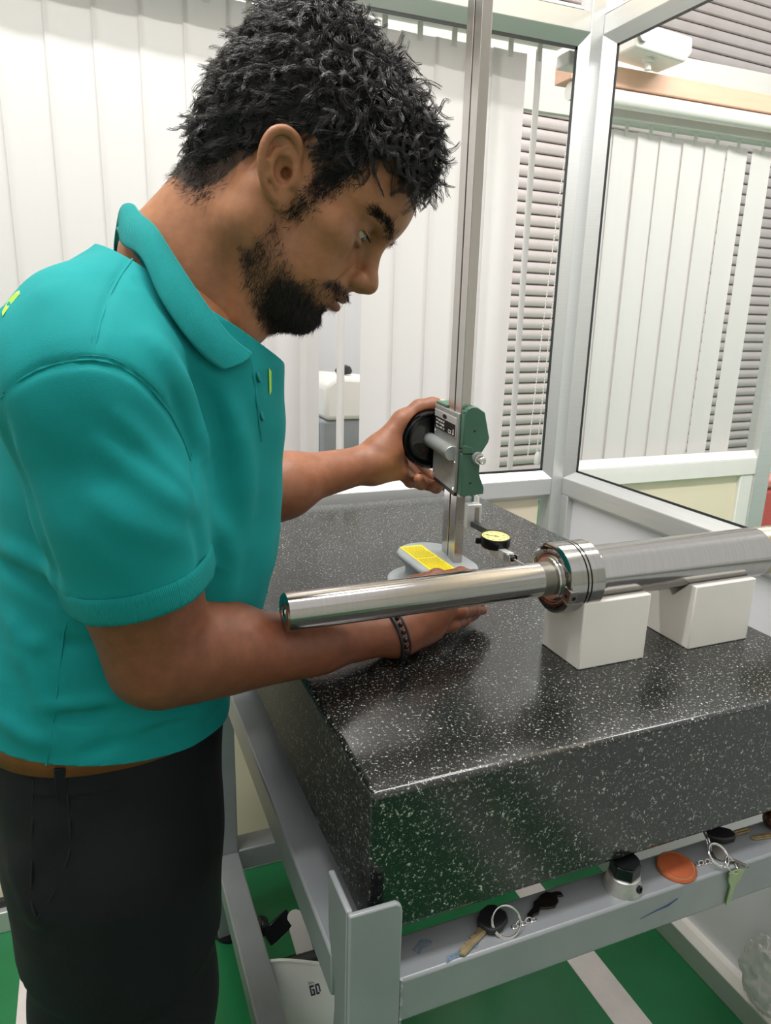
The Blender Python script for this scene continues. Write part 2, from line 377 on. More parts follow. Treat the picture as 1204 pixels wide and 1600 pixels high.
# ---- things standing behind the gap of the blind
wbd = part('white_board', MB().box((-.05, 1.72, -.2), (.72, 1.74, 1.05)), M['white_panel'], None, (.3, 1.73, ZF)); tag(wbd, 'large plain white board standing behind the blind', 'board')
part('board_foot', MB().box((-.02, 1.60, ZF), (.02, 1.86, -.2)), M['frame_paint'], wbd)
part('board_foot', MB().box((.66, 1.60, ZF), (.70, 1.86, -.2)), M['frame_paint'], wbd)
mc = thing('white_machine', 'white machine with a dark knob glimpsed through the gap in the blind', 'machine', (.46, 1.42, ZF))
part('body', MB().box((.36, 1.32, ZF), (.58, 1.52, .13)), M['frame_paint'], mc, bevel=.01)
part('hood', MB().prism([(0, 0), (.20, 0), (.22, .03), (.20, .10), (.03, .115), (0, .09)], (.37, 1.31, .13), (1, 0, 0), (0, 0, 1), (0, 1, 0), .2), M['delrin'], mc, bevel=.012)
part('knob', MB().lathe([(0, .02), (.008, .024), (.02, .018), (.024, .008)], (.45, 1.40, .243), (0, 0, 1), 16), M['black_matt'], mc)
bx = thing('blue_crate', 'pale blue crate standing left of the white machine behind the blind', 'crate', (.28, 1.45, ZF))
part('body', MB().box((.22, 1.36, ZF), (.35, 1.56, .12)), M['pale_blue'], bx, bevel=.008)
part('rim', MB().box((.215, 1.355, .105), (.355, 1.565, .13)), M['pale_blue'], bx, bevel=.004)
rd = thing('red_machine', 'red machine cover at the far right edge beyond the cabins', 'machine', (2.3, 1.7, ZF))
part('body', MB().box((2.12, 1.5, ZF), (2.6, 1.9, -.22)), mat('red_enamel', 'd4605c', .4, 0, .05, 8), rd, bevel=.02)
part('cover', MB().box((2.13, 1.49, -.22), (2.58, 1.88, -.18)), mat('pale_red_enamel', 'e08a82', .4, 0, .05, 8), rd, bevel=.012)
# ------------------------------------------------------------------ granite surface plate
def granite_mat():
    q = NT('black_speckled_granite'); mp = q.coord()
    wob = q.noise(mp, 220, 3)
    mixv = q.n('ShaderNodeMixRGB'); mixv.blend_type = 'ADD'; mixv.inputs[0].default_value = .0035; q.l(mp, 0, mixv, 1); q.l(wob, 1, mixv, 2)
    big = q.noise(mp, 60, 2); sm = q.n('ShaderNodeTexNoise'); sm.inputs['Scale'].default_value = 620; sm.inputs['Detail'].default_value = 3; sm.inputs['Roughness'].default_value = .6
    q.l(mixv, 0, sm, 'Vector')
    med = q.n('ShaderNodeTexNoise'); med.inputs['Scale'].default_value = 300; med.inputs['Detail'].default_value = 4; med.inputs['Roughness'].default_value = .7; q.l(mixv, 0, med, 'Vector')
    f1 = q.ramp([(.592, (0, 0, 0)), (.65, (1, 1, 1))], med)
    f2 = q.ramp([(.645, (0, 0, 0)), (.71, (.7, .7, .7))], sm)
    mx = q.n('ShaderNodeMixRGB'); mx.blend_type = 'LIGHTEN'; mx.inputs[0].default_value = 1; q.l(f1, 0, mx, 1); q.l(f2, 0, mx, 2)
    base = q.ramp([(.35, hexc('0d0f0f')), (.65, hexc('191b1b'))], big)
    fl = q.ramp([(.3, hexc('8f968f')), (.7, hexc('cfd2c6'))], big)
    cm = q.n('ShaderNodeMixRGB'); q.l(mx, 0, cm, 0); q.l(base, 0, cm, 1); q.l(fl, 0, cm, 2); q.l(cm, 0, q.b, 'Base Color')
    rr = q.n('ShaderNodeMapRange'); rr.inputs[3].default_value = .20; rr.inputs[4].default_value = .34; q.l(mx, 0, rr, 0); q.l(rr, 0, q.b, 'Roughness')
    q.b.inputs['Specular IOR Level'].default_value = .85
    q.bump(mx, 0, .05, .0002); return q.m
M['granite'] = granite_mat()
gp = part('granite_plate', MB().box((0, 0, -.155), (.626, .968, 0)), M['granite'], None, (.3, .48, -.155), bevel=.006, seg=3)
gs = gp.data.materials[0].copy(); gs.name = 'sawn_granite_side'; gp.data.materials.append(gs)
gs.node_tree.nodes['Map Range'].inputs[3].default_value = .5; gs.node_tree.nodes['Map Range'].inputs[4].default_value = .6
for f in gp.data.polygons:
    if abs(f.normal.x) > .9: f.material_index = 1
tag(gp, 'thick black granite surface plate with white flecks on a grey steel stand', 'surface plate')

# ------------------------------------------------------------------ steel stand
st = thing('steel_stand', 'grey painted steel frame stand carrying the black granite plate', 'stand', (.3, .43, ZF))
FP = M['frame_paint']
XL0, XL1, YF0, YF1, YR0, YR1 = -.028, .020, -.022, .026, .80, .85
XR0, XR1 = .68, .728; ZT = -.19; ZB = -.24
part('front_rail', MB().box((XL1, YF0, ZB), (XR0+.06, YF1, ZT)), FP, st, bevel=.003)
part('rear_rail', MB().box((XL1, YR0, ZB), (XR0, YR1, ZT)), FP, st, bevel=.003)
part('side_rail', MB().box((XL0, YF1, ZB), (XL1, YR1, ZT)), FP, st, bevel=.003)
part('side_rail', MB().box((XR0, YF1, ZB), (XR1, YR1, ZT)), FP, st, bevel=.003)
part('cross_rail', MB().box((XL1, .40, ZB), (XR0, .45, ZT-.004)), FP, st, bevel=.003)
part('lower_rail', MB().box((XL0, YF1, -.75), (XL1, YR0, -.70)), FP, st, bevel=.003)
part('lower_rail', MB().box((XL1, YR0, -.75), (XR0, YR1, -.70)), FP, st, bevel=.003)
for x0, y0 in ((XL0, YR0), (XR0, YR0), (XR0, YF0)):
    part('leg', MB().box((x0, y0, ZF), (x0+.048, y0+.05, ZT)), FP, st, bevel=.003)
def angle_leg():
    # equal angle: front leaf facing the camera, side leaf with a swept notch above the side rail
    th = .006; mb = MB()
    front = [(0, ZF), (.051, ZF), (.051, -.109), (.0495, -.1015), (.045, -.098), (.0, -.0975)]
    mb.prism(front, (XL0-.0008, YF0-.003, 0), (1, 0, 0), (0, 0, 1), (0, 1, 0), th)
    side = [(0.0, ZF), (.036, ZF), (.036, -.262), (.0325, -.236), (.0335, -.205), (.045, -.178), (.052, -.158), (.0535, -.100), (.052, -.0965), (0, -.0975)]
    mb.prism(side, (XL0-.0012, YF0+.0029, 0), (0, 1, 0), (0, 0, 1), (1, 0, 0), th)
    return mb
part('leg', angle_leg(), FP, st, bevel=.0018)
part('weld_bead', MB().tube([(XL1+.004, YF0-.0005+.0006*math.sin(i*1.9), -.242+.055*i/22) for i in range(23)], [.0016+.0006*math.sin(i*2.7) for i in range(23)], 7), FP, st)
part('floor_foot', MB().lathe([(0, .035), (.008, .035), (.012, .012), (.03, .012)], (0, .82, ZF-.0), (0, 0, 1), 20), M['black_metal'], st)

# smudges on the rail: flat ink marks and a stroke of blue marker
part('ink_stain', MB().prism([(.000, .000), (.006, .004), (.014, .003), (.020, .007), (.017, .012), (.010, .014), (.004, .011), (-.003, .008)], (.052, -.002, ZT+.0002), (1, .12, 0), (-.2, 1, 0), (0, 0, 1), .0002), mat('blue_grey_ink', '6a7680', .7, 0, .3, 300), st, smooth=0)
part('ink_stain', MB().prism([(.000, .000), (.012, .001), (.028, .004), (.036, .003), (.042, .008), (.030, .010), (.016, .007), (.004, .006)], (.072, -.020, ZT+.0002), (1, .05, 0), (-.1, 1, 0), (0, 0, 1), .0002), mat('blue_ink', '6b7d90', .6, 0, .3, 300), st, smooth=0)
part('marker_stroke', MB().prism([(.000, .0), (.02, .0030), (.038, .0042), (.050, .0095), (.0508, .0108), (.036, .0062), (.018, .0040), (0, .0003)], (.305, YF0-.0004, -.217), (1, 0, 0), (0, 0, 1), (0, -1, 0), .0002), mat('blue_marker', '3a4a80', .6, 0, .2, 60), st, smooth=0)

# levelling screw with its collar on the front rail
ls = thing('levelling_screw', 'black hex levelling screw in a silver collar on the front rail', 'screw', (.296, .0, ZT))
part('collar', MB().lathe([(0, .021), (.001, .021), (.012, .0178), (.0165, .0172), (.0175, .0155)], (.296, .000, ZT), (0, 0, 1), 32), mat('silver_paint', 'b9b7b6', .38, .6, .15, 120, .4, 300), ls)
hexa = [(.0165*math.cos(math.pi/3*k+.3), .0165*math.sin(math.pi/3*k+.3)) for k in range(6)]
part('hex_head', MB().prism(hexa, (.296, .0, ZT+.0175), (1, 0, 0), (0, 1, 0), (0, 0, 1), .0145), M['black_metal'], ls, bevel=.0012)
part('screw_shank', MB().lathe([(0, .009), (.001, .0145), (.0025, .0145), (.0028, .009)], (.296, .0, ZT+.032), (0, 0, 1), 24), M['black_metal'], ls)
part('set_screw', MB().lathe([(0, .0042), (.0025, .0042), (.0026, .0026), (.0012, .0024), (.0011, 0)], (.302, -.0172, ZT+.0085), (.3, -.95, .2), 14, False), M['black_metal'], ls)

# ------------------------------------------------------------------ V blocks and the shaft
YC, ZC, R1, R2 = .1715, .1065, .0204, .0330
def vblock(x0, x1, label):
    y0, y1 = .133, .210; ap = ZC-R2*math.sqrt(2); top = .0855; h = top-ap
    pr = [(y0, 0), (y1, 0), (y1, top), (YC+h, top), (YC, ap), (YC-h, top), (y0, top)]
    o = part('v_block', MB().prism([(p[0], p[1]) for p in pr], (x0, 0, 0), (0, 1, 0), (0, 0, 1), (1, 0, 0), x1-x0), M['delrin'], None, ((x0+x1)/2, .1715, 0), bevel=.0016)
    return tag(o, label, 'v-block', 'white plastic V-blocks under the shaft')
vblock(.314, .412, 'white plastic V-block under the flanged end of the steel shaft')
vblock(.483, .584, 'white plastic V-block nearest the right end of the steel shaft')
shf = thing('steel_shaft', 'long polished steel shaft with a bolted flange resting on white V-blocks', 'shaft', (.35, YC, ZC))
XA = (1, 0, 0)
def axp(x): return (x, YC, ZC)
part('journal', MB().lathe([(0, .004), (.003, .0052), (.0065, .006), (.0055, .0072), (.0005, .0094), (0, .0165), (.0002, .0185), (.0022, .0204), (.305, .0204)], axp(-.034), XA, 64, False), M['steel'], shf)
thr = [(0, .0196)]
for k in range(9): thr += [(.0012+.0022*k, .0204), (.0023+.0022*k, .0188)]
thr += [(.022, .0196)]
part('thread', MB().lathe(thr, axp(.270), XA, 48, False), M['steel_dull'], shf)
part('hub_ring', MB().lathe([(0, .0196), (0, .0255), (.0015, .0262), (.004, .0262), (.004, .0196)], axp(.2865), XA, 56, False), M['steel_bright'], shf)
FR = .0422
part('flange', MB().lathe([(.004, .020), (0, .0272), (0, FR-.003), (.002, FR), (.0225, FR), (.0228, FR-.0018), (.0243, FR-.0018), (.0246, FR), (.0275, FR), (.0278, FR-.0018), (.0293, FR-.0018), (.0296, FR), (.0475, FR), (.0495, FR-.002), (.0495, .03)], axp(.290), XA, 96, False), M['steel'], shf)
gm = M['black_metal']
part('flange_groove', MB().lathe([(0, FR-.0012), (.0015, FR-.0012)], axp(.3128), XA, 64, False).lathe([(0, FR-.0012), (.0015, FR-.0012)], axp(.3178), XA, 64, False), M['dark_charm'], shf)
for k in range(8):
    th = .35+math.pi/4*k; c = np.array([.2902, YC+.0345*math.cos(th), ZC+.0345*math.sin(th)])
    part('bolt_hole', MB().lathe([(-.0004, .0034), (-.0004, .0026), (.003, .0024), (.003, 0)], c, XA, 16, False), gm, shf)
# keyed notch on the flange edge, facing the camera
th = 3.42
rad = np.array([0, math.cos(th), math.sin(th)]); tan = np.array([0, -math.sin(th), math.cos(th)])
part('notch_block', MB().obox(np.array(axp(.2945))+rad*(FR-.0062), ((1, 0, 0), rad, tan), (.0105, .0132, .0165)), M['steel_dull'], shf, bevel=.0006)
part('notch_frame', MB().obox(np.array(axp(.2948))+rad*(FR-.0058)+tan*.0088, ((1, 0, 0), rad, tan), (.012, .0135, .0012)).obox(np.array(axp(.2948))+rad*(FR-.0058)-tan*.0088, ((1, 0, 0), rad, tan), (.012, .0135, .0012)), M['steel_bright'], shf)
part('notch_screw', MB().cyl(np.array(axp(.2955))+rad*FR*.99, np.array(axp(.2955))+rad*(FR+.0009), .0026, n=16).cyl(np.array(axp(.2889))+rad*(FR-.006), np.array(axp(.2884))+rad*(FR-.006), .0024, n=16), gm, shf)
part('shaft_body', MB().lathe([(0, .0315), (.002, .0332), (.012, .0332), (.0125, R2), (.278, R2), (.2782, .0322), (.279, .0322)], axp(.337), XA, 80, False), M['steel'], shf)
part('shaft_step', MB().lathe([(0, .0322), (.001, .0327), (.16, .0327), (.162, .031), (.162, 0)], axp(.616), XA, 80, False), mat('tinned_steel', 'b5ab94', .22, 1, .08, 12), shf)

# ------------------------------------------------------------------ keys on the front rail
KZ = ZT
def key_blade(mb, o, d, L, w, t=.002):
    o = np.array(o, float); d = np.array(d, float); d /= np.linalg.norm(d); e = np.cross([0, 0, 1.0], d)
    poly = [(0, -w/2)]; n = 7
    for k in range(n): poly += [(L*(.25+.1*k), -w/2), (L*(.30+.1*k), -w/2+w*(.18 if k % 2 else .34))]
    poly += [(L, 0), (L*.93, w/2), (0, w/2)]
    mb.prism(poly, o, d, e, np.array([0, 0, 1.0]), t); mb.obox(o+d*L*.45+e*w*.12+np.array([0, 0, t]), (d, e, (0, 0, 1)), (L*.85, w*.16, t*.4)); return mb
def wavy(pts, o, d, z):
    o = np.array(o, float); d = np.array(d, float); d /= np.linalg.norm(d); e = np.cross([0, 0, 1.0], d); return [(p[0], p[1]) for p in pts], o+np.array([0, 0, z]), d, e
def links(name, parent, p0, p1, n, r=.0024, w=.0006):
    p0 = np.array(p0, float); p1 = np.array(p1, float); d = (p1-p0)/np.linalg.norm(p1-p0)
    for k in range(n):
        c = p0+(p1-p0)*(k+.5)/n; e = np.cross([0, 0, 1.0], d); up = np.array([0, 0, 1.0])
        f = e if k % 2 == 0 else up*.8+e*.6
        pts = [c+d*r*1.5*math.cos(a)+f*r*math.sin(a) for a in np.linspace(0, 2*math.pi, 15)[:-1]]
        zmin = min(q[2] for q in pts)
        pts = [q+np.array([0, 0, KZ+w+.0001-zmin]) for q in pts]
        part(name, MB().tube(pts, w, 6, True), M['chrome'], parent)
def onrail(px, py, z=KZ+.001):
    d = at(px, py, 1)-CAM; return CAM+d*((z-CAM[2])/d[2])

# bunch 1: black headed key, split ring, chain and a flat dark charm
P = onrail(757, 1452); Q = onrail(717, 1494)
k1 = thing('key_bunch', 'black-headed key on a split ring with a flat dark charm, nearest the corner bracket', 'keys', (P[0], P[1], KZ), 'bunches of keys on the front rail')
dk = (Q-P); Lk = np.linalg.norm(dk)
part('key_blade', key_blade(MB(), P+np.array([0, 0, .001]), dk, Lk, .0085), M['brass'], k1)
H = onrail(775, 1442)
dd = -dk/Lk; ee = np.cross([0, 0, 1.0], dd)
part('key_head', MB().prism([(-.004, -.007), (.0, -.012), (.010, -.0145), (.022, -.013), (.028, -.007), (.028, .007), (.022, .0125), (.010, .0135), (0, .010), (-.004, .006)], P+np.array([0, 0, .0002]), dd, ee, (0, 0, 1), .007), M['black_matt'], k1, bevel=.0015)
RC = onrail(790, 1441, KZ+.011)
part('split_ring', MB().ring(RC, (-.25, -.75, .62), .0145, .0009, 36).ring(RC+np.array([.0006, 0, .0012]), (-.25, -.75, .62), .0142, .0008, 36), M['chrome'], k1)
links('chain_link', k1, onrail(800, 1449), onrail(836, 1436), 5)
ch = [(0, 0), (.010, .004), (.016, .003), (.024, .008), (.032, .004), (.042, .001), (.052, .006), (.056, .014), (.064, .010), (.0655, .017), (.060, .021), (.054, .022), (.048, .027), (.038, .026), (.030, .0225), (.022, .021), (.017, .015), (.009, .012), (.002, .009)]
c0 = onrail(828, 1440); c1 = onrail(886, 1411); dc = c1-c0; dc /= np.linalg.norm(dc); sc = np.linalg.norm(c1-c0)/.0655*1.06
part('flat_charm', MB().prism([(p[0]*sc, p[1]*sc*.95) for p in ch], c0+np.array([0, 0, .0005]), dc, np.cross([0, 0, 1.0], dc), (0, 0, 1), .0022), M['dark_charm'], k1, bevel=.0006)

# bunch 2: leather fob, ring of keys
k2 = thing('key_bunch', 'bunch of keys with a round brown leather fob beside the levelling screw', 'keys', tuple(onrail(1110, 1335)[:2])+(KZ,), 'bunches of keys on the front rail')
fc = onrail(1056, 1357)
part('leather_fob', MB().lathe([(0, .0), (0, .0205), (.0012, .0217), (.0026, .0217), (.004, .0205), (.0044, .0)], fc+np.array([0, 0, .0]), (-.06, -.10, 1), 40, False), M['leather'], k2, label='round brown leather fob')
part('fob_stitching', MB().ring(fc+np.array([0, 0, .0042]), (-.06, -.10, 1), .0185, .0004, 40, 5), M['brass'], k2)
links('chain_link', k2, onrail(1087, 1351), onrail(1112, 1346), 5, .0022)
rc = onrail(1122, 1337, KZ+.010)
part('split_ring', MB().ring(rc, (.1, -.55, .83), .0128, .0009, 34).ring(rc+np.array([0, 0, .0013]), (.1, -.55, .83), .0126, .0008, 34), M['chrome'], k2)
part('key_disc', MB().lathe([(0, 0), (0, .0095), (.002, .0095), (.002, 0)], onrail(1124, 1334, KZ+.003), (.05, -.25, 1), 24, False), M['steel_dull'], k2)
part('key_blade', key_blade(MB(), onrail(1134, 1342, KZ+.003), onrail(1158, 1352, KZ+.001)-onrail(1134, 1342, KZ+.003), .024, .006), M['steel_dull'], k2)
rc2 = onrail(1142, 1352, KZ+.004)
part('small_ring', MB().ring(rc2, (.35, -.55, .75), .0095, .0008, 28), M['chrome'], k2)
b0 = onrail(1104, 1306, KZ+.002); b1 = onrail(1136, 1308, KZ+.002); bd = b1-b0; bL = np.linalg.norm(bd); bd /= bL
part('key_head', MB().prism([(-.004, -.007), (.004, -.0125), (.016, -.014), (.029, -.009), (.032, -.002), (.029, .006), (.016, .010), (.004, .009), (-.004, .004)], b0, bd, np.cross([0, 0, 1.0], bd), (0, 0, 1), .008), M['black_matt'], k2, bevel=.002)
part('key_blade', key_blade(MB(), b1+np.array([0, 0, .002]), onrail(1172, 1298)-onrail(1136, 1308), .036, .007), M['brass'], k2)
part('oval_ring', MB().ring(onrail(1106, 1316, KZ+.011), (.8, -.45, .25), .0105, .0008, 28), M['chrome'], k2)
# green anodised key hanging over the edge of the rail
ge = np.array([rc2[0]+.005, YF0-.0028, KZ-.006])
part('hanging_key', MB().prism([(-.0115, .004), (-.0105, -.006), (-.004, -.0165), (-.0035, -.040), (-.001, -.0435), (.0028, -.040), (.003, -.030), (.0042, -.028), (.003, -.025), (.0035, -.0165), (.009, -.007), (.0115, .004), (.004, .0065), (-.004, .0065)], ge, (1, 0, -.05), (.06, -.05, 1), (0, -1, 0), .002), M['key_green'], k2, bevel=.0004, label='green anodised key')
# bunch 3 at the right edge
k3 = thing('key_bunch', 'brass key with a dark knob at the right end of the front rail', 'keys', tuple(onrail(1196, 1300)[:2])+(KZ,), 'bunches of keys on the front rail')
p0 = onrail(1214, 1304)
part('key_blade', key_blade(MB(), p0, onrail(1172, 1310)-p0, .036, .0075), M['brass'], k3)
part('key_head', MB().lathe([(0, 0), (0, .010), (.002, .011), (.0025, 0)], onrail(1228, 1302), (0, 0, 1), 24, False), M['brass'], k3)
part('round_knob', MB().sphere(onrail(1208, 1279, KZ+.012), .0125, 20, 12), mat('brown_tortoise_plastic', '3b2416', .2, 0, .8, 260), k3)
# ------------------------------------------------------------------ height gauge
GA = math.radians(10); E1 = np.array([math.sin(GA), math.cos(GA), 0]); E2 = np.array([math.cos(GA), -math.sin(GA), 0]); EZ = np.array([0, 0, 1.0])
G0 = np.array([.272, .382, 0])
def gp_(a, b, z): return G0+E1*a+E2*b+EZ*z
def gbox(mb, a, b, z): return mb.obox(gp_((a[0]+a[1])/2, (b[0]+b[1])/2, (z[0]+z[1])/2), (E1, E2, EZ), (a[1]-a[0], b[1]-b[0], z[1]-z[0]))
hg = thing('height_gauge', 'digital height gauge with tall steel column and green slider on grey base', 'height gauge', (.262, .39, 0))
def stadium(x0, x1, y0, y1, off, n=14):
    r = (x1-x0)/2; cx = (x0+x1)/2; P = []
    for k in range(n+1): a = math.pi*k/n; P.append((cx+(r+off)*math.cos(a), y1-r+(r+off)*math.sin(a)))
    for k in range(n+1): a = math.pi+math.pi*k/n; P.append((cx+(r+off)*math.cos(a), y0+r+(r+off)*math.sin(a)))
    return P
def loft_rings(rings):
    mb = MB(); n = len(rings[0][0]); V = []; F = []
    for P, z in rings: V += [(p[0], p[1], z) for p in P]
    for i in range(len(rings)-1):
        for k in range(n): F.append((i*n+k, i*n+(k+1) % n, (i+1)*n+(k+1) % n, (i+1)*n+k))
    F += [tuple(range(n))[::-1], tuple(range((len(rings)-1)*n, len(rings)*n))]
    return mb.add(V, F)
BX = (.214, .306, .332, .492)
part('base', loft_rings([(stadium(*BX, o), z) for o, z in ((-.001, .013), (-.010, .016), (-.014, .024), (-.013, .034), (-.006, .044), (-.001, .048), (0, .052), (-.001, .055), (-.004, .057))]), M['grey_cast'], hg, smooth=50)
part('base_foot', loft_rings([(stadium(.203, .318, .338, .510, o), z) for o, z in ((-.001, 0), (0, .002), (0, .010), (-.002, .012), (-.012, .0135))]), M['grey_cast'], hg, smooth=50)
# yellow instruction label with two blocks of tiny dark print
lab = part('yellow_label', MB().box((.226, .352, .057), (.263, .474, .0575)), mat('yellow_sticker', 'f3dd1f', .4, 0, .03, 60), hg, smooth=0, label='yellow sticker with tiny dark print')
pr = MB(); rnd = random.Random(5)
for blk in ((.356, .408), (.416, .470)):
    y = blk[0]
    while y < blk[1]:
        x = .229
        while x < .258:
            w = rnd.uniform(.0012, .0045); pr.box((x, y, .0575), (min(x+w, .260), y+.0008, .05762)); x += w+.0009
        y += .0026
part('label_print', pr, mat('faint_print', '6d6415', .6), hg, smooth=0)
part('label_seam', MB().box((.226, .4105, .0575), (.263, .4112, .0576)), mat('faint_print_line', '8d8118', .6), hg, smooth=0)
CTOP = 1.02
cs = mat('column_steel', 'bdb8b4', .2, 1, .04, 12, .05, 300, (1, 1, .02))
part('column', gbox(gbox(gbox(MB(), (0, .0275), (0, .0132), (.05, CTOP)), (.0325, .060), (0, .0132), (.05, CTOP)), (.02, .04), (.0035, .0132), (.05, CTOP)), cs, hg, bevel=.0006)
part('column_slot', gbox(MB(), (.0272, .0328), (.0028, .0036), (.055, CTOP)), M['black_metal'], hg, smooth=0)
part('rack_strip', gbox(MB(), (.0285, .0292), (.0012, .004), (.055, CTOP)), M['steel_dull'], hg, smooth=0)
# slider
gp = [(.0142, .275), (.016, .285), (.018, .285), (.029, .278), (.0375, .243), (.0365, .237), (.028, .2225), (.026, .222), (.026, .192), (.034, .172), (.034, .164), (.0142, .160)]
part('slider_body', MB().prism(gp, gp_(-.002, 0, 0), E2, EZ, E1, .112), M['green_paint'], hg, bevel=.0018)
up = [(0.0, .2275), (0, .275), (.004, .2825), (.010, .2855), (.018, .285), (.029, .278), (.0375, .243), (.0365, .237), (.028, .2225), (.014, .2235)]
lo = [(0.0, .161), (0, .2205), (.026, .2205), (.026, .192), (.034, .172), (.034, .1635), (.003, .160)]
part('slider_cover', MB().prism(up, gp_(-.016, 0, 0), E2, EZ, E1, .0145), M['green_paint'], hg, bevel=.0012, label='green upper slider cover')
part('slider_cover', MB().prism(lo, gp_(-.016, 0, 0), E2, EZ, E1, .0145), M['green_paint'], hg, bevel=.0012, label='green lower slider cover')
part('cover_rib', MB().prism([(.0, .2335), (.014, .2295), (.0165, .2215), (.0, .2215)], gp_(-.0175, 0, 0), E2, EZ, E1, .004), M['green_paint'], hg, bevel=.0008)
part('top_cap', gbox(gbox(gbox(MB(), (.061, .114), (-.003, .016), (.2745, .2795)), (-.001, .061), (.0135, .0175), (.2745, .2800)), (-.014, -.0008), (0, .016), (.275, .2800)), M['green_paint'], hg, bevel=.0015)
part('side_plate', gbox(MB(), (-.0005, .115), (-.004, .000), (.1625, .2745)), mat('scuffed_cast_aluminium', 'a9adac', .42, .6, .12, 60, .25, 220), hg, bevel=.0008)
part('upper_strip', gbox(MB(), (.004, .113), (-.0048, -.004), (.2395, .2675)), M['alu'], hg, bevel=.0004)
part('oval_window', MB().prism([(.006*math.cos(a)*1.7, .0032*math.sin(a)) for a in np.linspace(0, 2*math.pi, 21)[:-1]], gp_(.060, -.0048, .2622), E1, EZ, -E2, .0004), M['print_black'], hg, smooth=0)
part('rating_plate', gbox(MB(), (.008, .111), (-.0053, -.0048), (.2405, .2575)), M['print_black'], hg, smooth=0, label='small black rating plate with white print')
def text(name, body, size, o, ex, ey, m, parent, ext=.00005, align='LEFT'):
    cu = bpy.data.curves.new(name, 'FONT'); cu.body = body; cu.size = size; cu.extrude = ext; cu.align_x = align
    ob = bpy.data.objects.new(name, cu); COL.objects.link(ob)
    ex = np.array(ex, float); ey = np.array(ey, float); ez = np.cross(ex, ey); b = WLOC[parent]
    o = np.array(o, float)-b
    mw = Matrix(((ex[0], ey[0], ez[0], o[0]), (ex[1], ey[1], ez[1], o[1]), (ex[2], ey[2], ez[2], o[2]), (0, 0, 0, 1)))
    dg = bpy.context.evaluated_depsgraph_get(); me = bpy.data.meshes.new_from_object(ob.evaluated_get(dg))
    bpy.data.objects.remove(ob); me.transform(mw); me.materials.clear(); me.materials.append(m)
    q = bpy.data.objects.new(name, me); COL.objects.link(q); q.parent = parent; WLOC[q] = b
    return q
ex = -E1*1.9
text('print_line', 'V1 000 00 37', .0042, gp_(.102, -.0054, .2522), ex, EZ, M['print_white'], hg)
text('print_line', 'S/N: 134-085', .0042, gp_(.102, -.0054, .2472), ex, EZ, M['print_white'], hg)
text('print_line', 'Date 1002 10', .0042, gp_(.102, -.0054, .2422), ex, EZ, M['print_white'], hg)
text('print_line', 'CE', .0070, gp_(.040, -.0054, .2422), ex, EZ, M['print_white'], hg)
gbm = gbox(gbox(MB(), (.0120, .0180), (-.0056, -.0053), (.2425, .2440)), (.0135, .0165), (-.0056, -.0053), (.2440, .2500))
part('print_symbol', gbm, M['print_white'], hg, smooth=0)
part('wheel_boss', MB().lathe([(0, .0098), (.001, .0106), (.119, .0106)], gp_(.012, -.006, .2165), E1, 32), mat('boss_grey_metal', 'a3a8a7', .35, .5, .08, 40, .2, 220), hg)
for a, z in ((.110, .2345), (.110, .2085), (.006, .2045), (.108, .167), (.006, .167)):
    part('screw', MB().lathe([(0, .0022), (.0008, .0020), (.0008, .0010), (.0002, .0010), (.0002, 0)], gp_(a, -.004, z), -E2, 12, False), M['steel_bright'], hg)
for b, z in ((.0155, .2525), (.0135, .1795)):
    part('cover_hole', MB().lathe([(-.0002, .0017), (.0001, .0017), (.0001, 0)], gp_(-.016, b, z), -E1, 14, False), M['print_black'], hg)
part('clamp_screw', MB().lathe([(0, .0072), (.011, .0072), (.0112, .0050), (.014, .0050), (.0165, .0056), (.0205, .0056), (.0225, .0042), (.023, 0)], gp_(-.014, .0225, .2150), -E1, 24, False), M['chrome'], hg)
part('clamp_collar', MB().lathe([(0, .0088), (.009, .0080), (.009, .006)], gp_(-.013, .0215, .2155), -E1, 24, False), M['frame_paint'], hg)
part('lower_lip', gbox(MB(), (.004, .112), (-.003, .030), (.156, .1625)), M['black_matt'], hg, bevel=.001)
# black hand wheel (dish facing the gauge)
WC = gp_(.130, -.006, .2165)
part('hand_wheel', MB().lathe([(0.000, .004), (0, .020), (-.003, .026), (-.002, .033), (.002, .0365), (.006, .038), (.0085, .0395), (.0095, .042), (.008, .0445), (.003, .0460), (-.004, .0462), (-.010, .0455), (-.015, .043), (-.017, .038), (-.017, .010), (-.017, .0)], WC, -E1, 72, False), M['black_plastic'], hg, label='glossy black hand wheel')

# ------------------------------------------------------------------ lever dial indicator clamped under the slider
di = thing('dial_indicator', 'lever dial indicator with yellow face and stylus touching the steel shaft', 'dial indicator', tuple(at(742, 800, 1.0)))
k0 = at(742, 772, 1.022); k1_ = at(741.5, 786, 1.022)
part('clamp_nut', MB().lathe([(0, .0055), (.001, .0064), (.010, .0064), (.011, .0055)], k1_, k0-k1_, 18), M['steel_bright'], di)
fl_ = gp_(-.021, .021, 0)
kc = at(738, 806, 1.020)
part('holder_body', MB().obox(kc, (E1, E2, EZ), (.016, .020, .036)), M['alu'], di, bevel=.0008)
part('holder_slot', MB().obox(kc-E1*.0079+E2*.0035+EZ*.001, (E1, E2, EZ), (.0012, .0065, .028)), M['steel_dull'], di, bevel=.0003)
part('holder_stem', MB().obox(at(742, 788, 1.02), (E1, E2, EZ), (.005, .006, .010)), M['steel_bright'], di, bevel=.0005)
part('swivel_arm', MB().obox(at(751, 824.5, .985), ((at(768, 835, .935)-at(738, 819, 1.015))/np.linalg.norm(at(768, 835, .935)-at(738, 819, 1.015)), np.cross(EZ, (at(768, 835, .935)-at(738, 819, 1.015))/np.linalg.norm(at(768, 835, .935)-at(738, 819, 1.015))), EZ), (.075, .010, .008)), M['black_metal'], di, bevel=.001)
DC = at(774, 837.5, .905)
